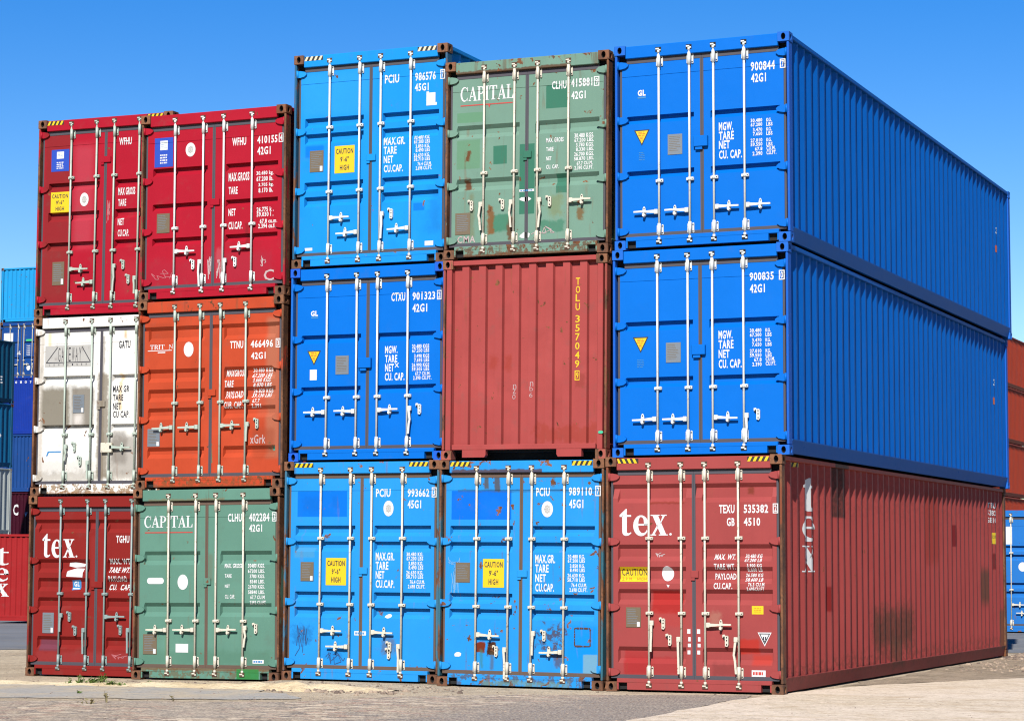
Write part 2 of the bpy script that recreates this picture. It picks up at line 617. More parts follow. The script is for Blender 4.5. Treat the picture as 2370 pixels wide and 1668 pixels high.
def front_frame(root, H, M):
    b = MB()
    xw = HW - 0.1485
    b.box(-xw, xw, 0.010, 0.085, H - 0.168, H - 0.014, bevel=0.007)
    hd = b.make('header', M['frame'], root)
    b = MB()
    b.box(-xw, xw, 0.009, 0.088, 0.108, 0.160, bevel=0.005)
    xn = xw - 0.135
    b.box(-xn, xn, 0.011, 0.086, 0.024, 0.110)
    for sx in (-1, 1):
        b.box(*sorted((sx * xw, sx * (xw - 0.022))), 0.012, 0.020, 0.024, 0.1085)
        b.box(*sorted((sx * xw, sx * (xw - 0.021))), 0.0205, 0.12, 0.026, 0.1075, 1)
        b.box(*sorted((sx * (xw - 0.0215), sx * (xn + 0.001))), 0.070, 0.10, 0.026, 0.1075, 1)  # near-black pocket pieces, painted shade of the notches
    b.box(-xw, xw, 0.12, 0.125, 0.02, 0.155, 1)
    b.make('sill', [M['frame'], DARK], root)
    return hd


def make_side_pieces(door, mb_name, items, mat):
    pass


def groove_table(gz, soft, ztop):
    """door face depth by height: seam below the top edge, then each pressed groove"""
    tr, br, dp = (0.052, 0.060, 0.046) if soft else (0.010, 0.050, 0.060)
    tab = [(-1.0, 0.0)]
    for zt, zb in sorted(gz, key=lambda q: q[0]):
        tab += [(zb, 0.0), (zb + br, dp), (zt - tr, dp), (zt, 0.0)]
    tab += [(ztop - 0.176, 0.0), (ztop - 0.173, 0.005), (ztop - 0.167, 0.005), (ztop - 0.164, 0.0), (9.0, 0.0)]
    return tab


def build_doors(root, d, H, M, soft):
    zb, zt = 0.206, H - 0.226
    tab = groove_table(d['gz'], soft, zt)
    zl = sorted({zb, zt} | {q[0] for q in tab if zb < q[0] < zt})
    gx = d['gx']
    doors = []
    fns = []
    for s in (0, 1):
        xa, xb = (-HW + 0.088, -0.0235) if s == 0 else (0.0235, HW - 0.088)
        ga, gb = (max(gx[0], xa + .03), min(gx[1], xb - .03)) if s == 0 else (max(gx[2], xa + .03), min(gx[3], xb - .03))
        if s == 1 and gb < 0.7:
            gb = 1.0
        e = 0.016

        def depth(x, z, ga=ga, gb=gb):
            dz = pw(tab, z)
            if z > zt - 0.18:
                return 0.055 + dz
            t = min(1.0, max(0.0, min((x - ga) / e, (gb - x) / e)))
            return 0.055 + dz * t
        xl = [xa, ga, ga + e, gb - e, gb, xb]
        b = MB()
        grid = [[b.bm.verts.new((x, depth(x, z), z)) for x in xl] for z in zl]
        for j in range(len(zl) - 1):
            for i in range(len(xl) - 1):
                b.bm.faces.new((grid[j][i], grid[j][i + 1], grid[j + 1][i + 1], grid[j + 1][i]))
        back = [b.bm.verts.new((x, 0.118, z)) for x, z in ((xa, zb), (xb, zb), (xb, zt), (xa, zt))]
        b.bm.faces.new(back[::-1])
        n, mx = len(zl) - 1, len(xl) - 1
        b.bm.faces.new([grid[0][i] for i in range(mx, -1, -1)] + [back[0], back[1]])
        b.bm.faces.new([grid[n][i] for i in range(mx + 1)] + [back[2], back[3]])
        b.bm.faces.new([grid[j][0] for j in range(n + 1)] + [back[3], back[0]])
        b.bm.faces.new([grid[j][mx] for j in range(n, -1, -1)] + [back[1], back[2]])
        doors.append(b.make('door', M['door'], root))
        fns.append(depth)
    # rubber seals: one round each door
    for s in (0, 1):
        sg = -1 if s == 0 else 1
        b = MB()
        a, c = sorted((sg * 0.001, sg * (HW - 0.152)))
        b.box(a, c, 0.050, 0.100, zt - 0.001, zt + 0.057)
        a, c = sorted((sg * 0.001, sg * (HW - 0.060)))
        b.box(a, c, 0.050, 0.100, zb - 0.0455, zb + 0.001)
        a, c = sorted((sg * 0.001, sg * 0.0232))
        b.box(a, c, 0.052, 0.100, zb + 0.001, zt - 0.001)
        a, c = sorted((sg * (HW - 0.087), sg * (HW - 0.060)))
        b.box(a, c, 0.060, 0.100, zb + 0.001, zt + 0.02)
        b.box(*sorted((sg * (HW - 0.1485), sg * (HW - 0.0370))), 0.118, 0.124, zb - 0.04, zt + 0.108, 1)  # near-black backing sheet, painted shade of the gap beside the door
        b.make('door_seal', [SEALBROWN if M['key'] in ('c3b', 'c4b', 'c2b') else RUBBER, DARK], doors[s])
    cuts = [q for q in zl if zb < q < zt]
    return doors, fns, cuts


def build_hardware(doors, d, H, M):
    st = M['steel']
    for k, x in enumerate(d['rods']):
        door = doors[0] if x < 0 else doors[1]
        zt, zb = d['rodz']
        b = MB()
        b.cyl((x, 0.020, zb), (x, 0.020, zt), 0.0140, 12)
        for zc, up in ((zt - 0.012, 1), (zb + 0.014, -1)):
            b.box(x - 0.034, x + 0.012, -0.004, 0.026, zc - 0.010, zc + 0.010, bevel=0.003)
            b.box(x + 0.006, x + 0.034, 0.000, 0.024, zc - 0.026, zc - 0.006, bevel=0.003)
            b.cyl((x, 0.018, zc - 0.05 * up), (x, 0.018, zc - 0.015 * up), 0.021, 10)
            b.box(x - 0.036, x + 0.038, 0.002, 0.0095, zc - 0.034, zc + 0.022, 1 if M['key'] in ('c5t', 'c5m', 'c3m') else 2)
        for zc in d['boxes']:
            b.cyl((x, 0.020, zc - 0.078), (x, 0.020, zc + 0.078), 0.0215, 12)
            b.box(x - 0.042, x - 0.022, 0.040, 0.054, zc - 0.060, zc + 0.060, bevel=0.006)
            b.box(x + 0.023, x + 0.050, 0.034, 0.054, zc - 0.064, zc + 0.066, bevel=0.008)
            for q in (-0.042, 0.042):
                b.cyl((x + 0.0365, 0.0325, zc + q), (x + 0.0365, 0.0350, zc + q), 0.009, 8, 1)
        n4 = len(d['guides'])
        for lv in range(0, n4, len(d['rods'])):
            zc = sum(d['guides'][lv:lv + len(d['rods'])]) / len(d['guides'][lv:lv + len(d['rods'])])
            b.cyl((x, 0.020, zc - 0.021), (x, 0.020, zc + 0.021), 0.023, 12)
            b.box(x - 0.046, x - 0.010, 0.020, 0.054, zc - 0.018, zc + 0.018, bevel=0.004)
            b.box(x + 0.010, x + 0.052, 0.012, 0.054, zc - 0.020, zc + 0.022, bevel=0.006)
            b.cyl((x + 0.036, 0.0105, zc), (x + 0.036, 0.013, zc), 0.008, 8, 1)
        b.make('locking_bar', [st, DARK, M['rust']], door)
    for k, s, z, ln in d['handles']:
        x = d['rods'][k]
        door = doors[0] if x < 0 else doors[1]
        b = MB()
        if s in 'LR':
            q = 1 if s == 'R' else -1
            tl = RND.uniform(-0.012, 0.012)
            b.box(*sorted((x + q * 0.016, x + q * 0.066)), 0.000, 0.040, z - 0.032, z + 0.030, bevel=0.006)
            b.slab([(x + q * 0.06, z - 0.020), (x + q * 0.17, z - 0.014 + tl * .5), (x + q * ln * .72, z - 0.012 + tl), (x + q * ln, z - 0.011 + tl), (x + q * ln, z + 0.009 + tl),
                    (x + q * ln * .72, z + 0.011 + tl), (x + q * 0.17, z + 0.012 + tl * .5), (x + q * 0.06, z + 0.020)], -0.012, 0.006)
            b.make('lever_handle', st, door)
            b = MB()
            xc = x + q * ln * 0.60
            b.slab(disc(xc, z + 0.002, 0.022, 0.070, 14), 0.012, 0.022)
            b.box(xc - 0.016, xc + 0.016, 0.020, 0.055, z - 0.045, z - 0.012)
            b.slab(disc(xc, z - 0.034, 0.017, 0.024, 12), -0.016, -0.0125)
            b.cyl((xc, 0.0105, z + 0.044), (xc, 0.0125, z + 0.044), 0.009, 8, 1)
            b.make('handle_catch', [st, DARK], door)
        else:
            q = 1 if k in (0, 2) else -1
            if k in d.get('flipk', ()):
                q = -q
            b.box(*sorted((x + q * 0.010, x + q * 0.062)), 0.000, 0.036, z - 0.034, z + 0.028, bevel=0.006)
            sw = RND.uniform(-.01, .02) * q
            b.slab([(x + q * 0.022, z - 0.03), (x + q * 0.052, z - 0.03), (x + q * 0.050 + sw, z - ln * .45), (x + q * 0.046 + sw * .5, z - ln * .62), (x + q * 0.042, z - ln), (x + q * 0.016, z - ln),
                    (x + q * 0.020 + sw * .5, z - ln * .6), (x + q * 0.024 + sw, z - ln * .45)], -0.010, 0.006)
            b.make('lever_handle', st, door)
    for x, z in d['hooks']:
        door = doors[0] if x < 0 else doors[1]
        b = MB()
        b.slab([(x - 0.006, z - 0.075), (x + 0.024, z - 0.082), (x + 0.036, z - 0.06), (x + 0.036, z + 0.035), (x + 0.02, z + 0.055), (x - 0.008, z + 0.045)], 0.024, 0.054)
        b.slab([(x - 0.04, z + 0.03), (x - 0.012, z + 0.03), (x - 0.004, z + 0.05), (x - 0.018, z + 0.068), (x - 0.042, z + 0.062)], 0.030, 0.053)
        for q in (-0.055, -0.005, 0.03):
            b.slab(disc(x + 0.016, z + q, 0.008, 0.011, 8), 0.0215, 0.0238, 1)
        b.slab(disc(x - 0.018, z + 0.03, 0.013, 0.015, 8), 0.026, 0.0285, 1)
        b.make('handle_catch', [st, DARK], door)
    for s in (0, 1):
        q = -1 if s == 0 else 1
        for z in d['hinges']:
            b = MB()
            xo = q * (HW - 0.034)
            b.slab([(xo, z + 0.042), (xo - q * 0.05, z + 0.046), (xo - q * 0.115, z + 0.034), (xo - q * 0.146, z + 0.008), (xo - q * 0.144, z - 0.008), (xo - q * 0.11, z - 0.034), (xo - q * 0.05, z - 0.046), (xo, z - 0.042)], 0.026, 0.0545)
            b.cyl((xo - q * 0.012, 0.022, z - 0.05), (xo - q * 0.012, 0.022, z + 0.05), 0.014, 10)
            b.make('hinge', M['door'], doors[s])


def hazard(header, H, cols, sides=(-1, 1)):
    for sx in sides:
        d = Decal(lambda x, z: 0.010)
        x0, x1 = sorted((sx * (HW - 0.158), sx * (HW - 0.44)))
        z0, z1 = H - 0.082, H - 0.024
        d.add([rect(x0, x1, z0, z1)], cols[1])
        n = 4
        st = (x1 - x0) / n
        for i in range(n):
            a = x0 + i * st
            sl = -0.03 if cols[2] else 0.03
            p = [(a + max(0, -sl) * 0.6, z0), (a + st * 0.5 + max(0, -sl) * 0.6, z0), (a + st * 0.5 + max(0, -sl) * .6 + sl, z1), (a + max(0, -sl) * .6 + sl, z1)]
            d.add([[(min(x1, max(x0, px)), pz) for px, pz in p]], cols[0], 1)
        d.make('hazard_stripe', header, 0.002)


def emblem(doc, xc, zc, wd, ht, frame, ink):
    doc.add([disc(xc, zc, wd / 2, ht / 2, 24)], frame)
    for k in range(8):
        a = k * math.pi / 4
        x, z = xc + math.cos(a) * wd * .2, zc + math.sin(a) * ht * .2
        doc.add([rect(x - .012, x + .012, z - .012, z + .012)], ink, 1)
    doc.add([disc(xc, zc, wd * .10, ht * .12, 10)], ink, 1)


def lines(doc, x0, x1, z0, z1, n, mat, layer=1, seed=1, fill=0.55):
    r = random.Random(seed)
    h = (z1 - z0) / n
    for i in range(n):
        z = z1 - (i + 0.5) * h
        x = x0
        while x < x1 - 0.01:
            wv = min(x1 - x, r.uniform(0.015, 0.05))
            doc.add([rect(x, x + wv, z - h * fill / 2, z + h * fill / 2)], mat, layer)
            x += wv + r.uniform(0.006, 0.012)


def scribble(doc, xc, zc, wd, ht, mat, seed, n=26, t=.0045):
    r = random.Random(seed)
    x, z = -.5, r.uniform(-.3, .3)
    pts = []
    for i in range(n):
        pts.append((xc + x * wd, zc + z * ht))
        x = -.5 + i / n + r.uniform(-.22, .22)
        z = max(-.5, min(.5, r.uniform(-.5, .5)))
    for i, ((ax, az), (bx, bz)) in enumerate(zip(pts, pts[1:])):
        if r.random() < .25:
            continue
        dx, dz = bx - ax, bz - az
        ln = math.hypot(dx, dz) + 1e-6
        nx, nz = -dz / ln * t, dx / ln * t
        doc.add([[(ax - nx, az - nz), (bx - nx, bz - nz), (bx + nx, bz + nz), (ax + nx, az + nz)]], mat, i % 4 * .25)


SCRIB = {'c3b': [(-.86, .52, .18, .42, 'd', 3), (-.38, .30, .26, .16, 'd', 5)], 'c2t': [(-.05, .42, .05, .34, 'w', 2), (.10, .40, .06, .3, 'w', 4), (-.75, .36, .34, .14, 'p', 7), (.80, .48, .1, .16, 'w', 9)],
         'c4b': [(-.92, 1.36, .10, .45, 'l', 6), (-.93, 1.6, .18, .10, 'l', 8)], 'c1t': [(.07, 1.5, .05, .34, 'p', 3)], 'c1b': [(.42, .30, .22, .08, 'p', 2)], 'c4t': [(.25, .33, .3, .1, 'w', 12)], 'c5b': [(-.45, 1.68, .1, .06, 'w', 2)]}
INKBLUE = plain('marker_ink', (24, 70, 130), .6, .2, 9, bs=.03)
SCUFFBLUE = plain('pale_blue_scuff', (120, 184, 236), .8, .4, 20, bs=.03)
SCUFF = plain('pink_scuff', (214, 120, 128), .8, .4, 20, bs=.03)


def build_marks(root, doors, fns, cuts, d, H, M):
    ink = M.get('ink', WHITE)
    for s in (0, 1):
        D = Decal(fns[s], cuts)
        small = Decal(fns[s], cuts)
        pend = []
        for t in d['texts']:
            if (t[1] > 0) != (s == 1):
                continue
            st = t[5] if len(t) > 5 else ''
            if st == 'serif':
                D.add(fit(serif_word(t[0]), *t[1:5]), ink)
                D.add([rect(t[1] - t[3] * .6, t[1] + t[3] * .45, t[2] - .055, t[2] - .045), rect(t[1] - .06, t[1] + .06, t[2] - .085, t[2] - .070)], ink)
                continue
            if s >= 0 and t[4] >= .075:
                if D.items:
                    pend.append(D)
                D = Decal(fns[s], cuts)
            bold = {'': 0.028, 'it': 0.024, 'th': 0.008, 'thin': 0.0, 'chalk': 0.012, 'bold': 0.045}[st]
            (D if t[4] >= .075 else small).add(text(*t[:5], bold=bold, shear=0.25 if st == 'it' else 0.0), CHALK if st == 'chalk' else ink)
        for t in d['rects']:
            if (t[1] > 0) != (s == 1):
                continue
            k, xc, zc, wd, ht = t[:5]
            if k in ('texlogo', 'capital', 'redline', 'glline', 'faint'):
                pend.append(D)
                D = Decal(fns[s], cuts)
            if k == 'texlogo':
                D.add(fit(word_tex(), xc, zc, wd, ht), WHITE)
            elif k == 'capital':
                D.add(fit(serif_word('CAPITAL'), xc, zc, wd, ht), WHITE)
            elif k == 'redline':
                D.add([rect(xc - wd / 2, xc + wd / 2, zc - .007, zc + .007)], REDINK)
                if H == LOW and M['key'] == 'c4t':
                    D.add([[(xc + .02, zc), (xc + .06, zc), (xc + .04, zc - .045)]], REDINK, 1)
            elif k == 'glline':
                D.add([rect(xc - wd / 2, xc + wd / 2, zc - .012, zc + .008)], CYANFILM)
            elif k == 'faint':
                lines(D, xc - wd / 2, xc + wd / 2, zc - ht / 2, zc + ht / 2, 5, CYANFILM, 0, 4, 0.35)
        for q in pend + [D]:
            if q.items:
                q.make('lettering', doors[s])
        if small.items:
            small.make('weight_table', doors[s])
        for t in d['rects']:
            if (t[1] > 0) != (s == 1):
                continue
            k, xc, zc, wd, ht = t[:5]
            x0, x1, z0, z1 = xc - wd / 2, xc + wd / 2, zc - ht / 2, zc + ht / 2
            if k in ('plate', 'gplate'):
                b = MB()
                y = 0.0485
                b.box(x0, x1, y, 0.0565, z0, z1, bevel=0.002)
                for i in range(9):
                    zz = z1 - ht * (0.12 + 0.085 * i)
                    b.box(x0 + wd * .1, x1 - wd * (.1 + .3 * RND.random()), y - 0.0008, y + 0.0005, zz - ht * .012, zz + ht * .012, 1)
                if k == 'plate' and M['key'] not in ('c4t', 'c4b', 'c2t'):
                    b.box(x1 - wd * .25, x1 - wd * .06, y - 0.0015, y + 0.0005, z0 + ht * .04, z0 + ht * .27, 2)
                p = GPLATE if k == 'gplate' or M['key'] in ('c2m', 'c1b', 'c1m') else PLATE
                b.make('data_plate', [p, GPLATE if p is PLATE else PLATE, WHITE], doors[s])
            elif k in ('caution', 'cautionw'):
                D = Decal(fns[s], cuts)
                D.add([rect(x0, x1, z0, z1)], YELLOW)
                if k == 'caution':
                    D.add(text('CAUTION', xc, z1 - ht * .2, wd * .86, ht * .2, 0.025), BLACK, 1)
                    D.add(text("9'-6\"", xc, zc, wd * .42, ht * .2, 0.025), BLACK, 1)
                    D.add(text('HIGH', xc, z0 + ht * .2, wd * .46, ht * .2, 0.025), BLACK, 1)
                else:
                    D.add(text('CAUTION', xc, z1 - ht * .36, wd * .9, ht * .46, 0.01), BLACK, 1)
                    D.add(text('2.9 M.   HIGH', xc, z0 + ht * .18, wd * .86, ht * .22, 0.0), ORANGEY, 1)
                D.make('caution_sticker', doors[s])
            elif k == 'logo':
                D = Decal(fns[s], cuts)
                D.add([rect(x0, x1, z0, z1)], BLUEFILM)
                D.add([rect(xc - wd * .2, xc + wd * .2, zc + ht * .08, z1 - ht * .1)], WHITE, 1)
                lines(D, xc - wd * .15, xc + wd * .15, zc + ht * .12, z1 - ht * .14, 4, CYANFILM, 2, 5, 0.18)
                lines(D, xc - wd * .2, xc + wd * .18, z0 + ht * .1, zc - ht * .05, 4, WHITE, 1, 8)
                D.make('blue_sticker', doors[s])
            elif k in ('oval', 'ovalw'):
                D = Decal(fns[s], cuts)
                if k == 'oval' and M['key'] != 'c2m':
                    emblem(D, xc, zc, wd, ht, WHITE, GREYFILM)
                else:
                    D.add([disc(xc, zc, wd / 2, ht / 2, 24)], WHITE)
                D.make('oval_sticker', doors[s])
            elif k == 'pill':
                D = Decal(fns[s], cuts)
                r = ht / 2
                D.add([arc(x0 + r, zc, r, r, 90, 270, 8) + arc(x1 - r, zc, r, r, -90, 90, 8)], WHITE)
                D.make('white_label', doors[s])
            elif k in ('white', 'small', 'yellow', 'lpatch', 'drop', 'blob', 'torn', 'handlemark'):
                D = Decal(fns[s], cuts)
                if k == 'white':
                    D.add([rect(x0, x1, z0, z1)], WHITE)
                elif k == 'yellow':
                    D.add([rect(x0, x1, z0, z1)], YELLOW)
                    lines(D, x0 + .03, x1 - .03, z0 + .02, z1 - .02, 3, ORANGEY, 1, 3, 0.25)
                elif k == 'small':
                    D.add([rect(x0, x1, z0, z1)], WHITE)
                    if wd > 0.13:
                        lines(D, x0 + .015, x1 - .015, z0 + ht * .2, z1 - ht * .2, 1, REDINK if M['key'] == 'c5b' else CYANFILM, 1, 3, 0.8)
                elif k == 'lpatch':
                    D.add([[(x0, z0), (x1, z0), (x1, z0 + ht * .2), (x1 - wd * .14, z0 + ht * .2), (x1 - wd * .14, z1 - ht * .09), (x0 + wd * .24, z1 - ht * .09), (x0 + wd * .24, z1), (x0, z1)]], WHITE)
                elif k == 'drop':
                    D.add([[(x0, z1), (x1, z1 - .01), (xc, z0)]], WHITE)
                elif k == 'handlemark':
                    D.add([[(x0, z0), (x0 + .03, z1), (x1, z1), (x1, z1 - .02), (x0 + .05, z1 - .02), (x0 + .025, z0)]], CYANFILM)
                elif k == 'torn' and ht > .1:
                    r = random.Random(4)
                    D.add([[(x0 + wd * .1, z1), (x0 + wd * .45, z1 + .01), (x1, z1 - ht * .08), (x1 - wd * .06, z1 - ht * .28), (x0 + wd * .4, z1 - ht * .33), (x0 + wd * .08, z1 - ht * .24)],
                           [(x0, z0 + .005), (x0 + wd * .05, z0 + ht * .42), (x0 + wd * .5, z0 + ht * .62), (x1 - wd * .06, z0 + ht * .60), (x1 - wd * .10, z0 - .004)]], WHITE)
                else:
                    r = random.Random(int(abs(xc) * 999))
                    D.add([[(xc + wd / 2 * math.cos(a) * q, zc + ht / 2 * math.sin(a) * q) for a, q in ((i * 2 * math.pi / 11, r.uniform(.7, 1.1)) for i in range(11))]], WHITE)
                D.make('white_label' if k != 'yellow' else 'yellow_label', doors[s])
            elif k == 'gl':
                D = Decal(fns[s], cuts)
                D.add([[(x0 + .01, z0), (x1, z0 + .01), (x1 - .005, z1), (x0, z1 - .01)]], CYANFILM)
                D.add(text('GL', xc, zc + ht * .1, wd * .6, ht * .5, 0.03), WHITE, 1)
                D.add([rect(x0 + .02, x1 - .02, z0 + .015, z0 + .03)], WHITE, 1)
                D.make('blue_sticker', doors[s])
            elif k in ('tri', 'tri2'):
                D = Decal(fns[s], cuts)
                a, c = (YELLOW, ORANGEY) if k == 'tri' else (WHITE, BLACK)
                D.add([[(x0, z1), (x1, z1), (xc, z0)]], BLACK if k == 'tri' else WHITE)
                q = .10
                D.add([[(x0 + wd * q, z1 - ht * .07), (x1 - wd * q, z1 - ht * .07), (xc, z0 + ht * .13)]], a if k == 'tri' else BLACK, 1)
                if k == 'tri2':
                    D.add([[(x0 + wd * .2, z1 - ht * .14), (x1 - wd * .2, z1 - ht * .14), (xc, z0 + ht * .3)]], WHITE, 2)
                    D.add([rect(xc - wd * .12, xc - wd * .03, zc - ht * .05, zc + ht * .2), rect(xc + wd * .03, xc + wd * .12, zc - ht * .05, zc + ht * .2), rect(xc - wd * .05, xc + wd * .05, zc - ht * .15, zc - ht * .07)], BLACK, 3)
                else:
                    lines(D, xc - wd * .22, xc + wd * .22, zc + ht * .1, z1 - ht * .1, 3, c, 2, 2, 0.4)
                    lines(D, xc - wd * .1, xc + wd * .1, zc - ht * .2, zc + ht * .08, 3, c, 2, 6, 0.4)
                D.make('warning_triangle', doors[s])
            elif k == 'rustsq':
                D = Decal(fns[s], cuts)
                r = random.Random(5)
                rim = [(x0, z0), (x1, z0), (x1, z1), (x0, z1)]
                for (ax, az), (bx, bz) in zip(rim, rim[1:] + rim[:1]):
                    for i in range(7):
                        t0, t1 = i / 7, (i + r.uniform(.7, 1.05)) / 7
                        wv = r.uniform(.006, .012)
                        px, pz = ax + (bx - ax) * t0, az + (bz - az) * t0
                        qx, qz = ax + (bx - ax) * t1, az + (bz - az) * t1
                        if ax == bx:
                            D.add([[(px - wv, pz), (px + wv, pz), (qx + wv, qz), (qx - wv, qz)]], M['rust'], i % 2)
                        else:
                            D.add([[(px, pz - wv), (qx, qz - wv), (qx, qz + wv), (px, pz + wv)]], M['rust'], 2 + i % 2)
                D.make('rust_mark', doors[s])
            elif k == 'gateway':
                D = Decal(fns[s], cuts)
                D.add([rect(x0, x1, z0, z1)], GREYFILM)
                zb_ = z0 + ht * .20
                zt_ = z1 - ht * .08
                xl, xr = x0 + wd * .27, x1 - wd * .2

                def bar(ax, az, bx, bz, t=0.006):
                    dx, dz = bx - ax, bz - az
                    ln = math.hypot(dx, dz)
                    nx, nz = -dz / ln * t, dx / ln * t
                    D.add([[(ax - nx, az - nz), (bx - nx, bz - nz), (bx + nx, bz + nz), (ax + nx, az + nz)]], BLACK, 1)
                bar(x0 + .02, zb_, x1 - .01, zb_)
                bar(x0 + .02, zb_, xl, zt_)
                bar(x1 - .01, zb_, xr, zt_)
                wv = (xr - xl) / 7
                for i, ch in enumerate('GATEWAY'):
                    D.add(text(ch, xl + wv * (i + .5), (zb_ + zt_) / 2 + .004, wv * .62, (zt_ - zb_) * .9, -0.012), BLACK, 2)
                for i, ch in enumerate('CONTAINER'):
                    D.add(text(ch, x0 + wd * (.1 + .1 * i), z0 + ht * .1, .018, .028, 0.0), BLACK, 2)
                D.make('logo_panel', doors[s])
            elif k == 'box':
                b = MB()
                b.box(x0, x1, 0.000, 0.054, z0, z1, bevel=0.006)
                b.make('lock_cover', STEELC, doors[s])
            elif k == 'lockbox':
                b = MB()
                b.box(x0, x1, 0.004, 0.054, z0, z1, bevel=0.006)
                b.box(xc - .07, xc + .02, 0.016, 0.054, z0 - .035, z0 - .002)
                b.make('lock_box', M['door'], doors[s])
    if M['key'] == 'c5b':
        for s, xx in ((0, -.064), (1, .062)):
            D = Decal(fns[s], cuts)
            r = random.Random(2)
            for zc in (.745, .65, .575, .49):
                w2, h2 = r.uniform(.015, .021), r.uniform(.018, .028)
                xo = r.uniform(-.006, .006)
                D.add([rect(xx + xo - w2, xx + xo + w2, zc - h2, zc + h2)], WHITE)
            D.make('placard_residue', doors[s])
    for x, z, wd, ht, cl, sd_ in SCRIB.get(M['key'], ()):
        s = 1 if x > 0 else 0
        D = Decal(fns[s], cuts)
        scribble(D, x, z, wd, ht, {'d': INKBLUE, 'w': CHALK, 'p': SCUFF, 'l': SCUFFBLUE}[cl], sd_, 26 if ht > .2 else 18, .004)
        D.make('scribble', doors[s])
    if d.get('tab'):
        x, z, wd = d['tab']
        b = MB()
        b.box(x - wd / 2, x + wd / 2, 0.030, 0.0495, z - .045, z + .045, bevel=0.005)
        b.box(x - wd / 2, x - wd / 2 + .05, 0.034, 0.0495, z - .075, z - .046)
        b.make('lock_plate', M['door'], doors[0])


GREYFILM = plain('grey_film', (205, 202, 196), 0.6, 0.3, 7, bs=0.03)


# measured layout of every door end: bars, grooves, handles, writing, stickers
POS = {'c1b': (-11.0084, 0.8597, -0.0712, -0.0, 0.002), 'c1m': (-10.9938, 0.8592, 2.5236, -0.0, 0.0006), 'c1t': (-10.9943, 0.8585, 5.1198, 0.0, -0.0021), 'c2b': (-8.6159, -0.0935, -0.0114, 0.0004, 0.0101), 'c2m': (-8.6046, -0.0948, 2.5778, 0.0003, 0.0067), 'c2t': (-8.6086, -0.0969, 5.1732, 0.0004, 0.0053), 'c3b': (-6.2758, -0.1113, 0.0307, -0.0004, 0.0008), 'c3m': (-6.2165, -0.1099, 2.9236, -0.0001, 0.0025), 'c3t': (-6.2117, -0.1103, 5.5175, -0.0003, 0.0015), 'c4b': (-3.9404, -0.2424, 0.0187, -0.0013, -0.0017), 'c4m': (-3.9072, -0.245, 2.916, 0.0009, -0.001), 'c4t': (-3.8941, -0.2505, 5.5201, 0.0, -0.0012), 'c5b': (-1.5508, -0.408, 0.0332, 0.0001, 0.0064), 'c5m': (-1.4733, -0.4064, 2.9234, 0.0018, 0.0064), 'c5t': (-1.4547, -0.4085, 5.5183, -0.0015, 0.0072)}
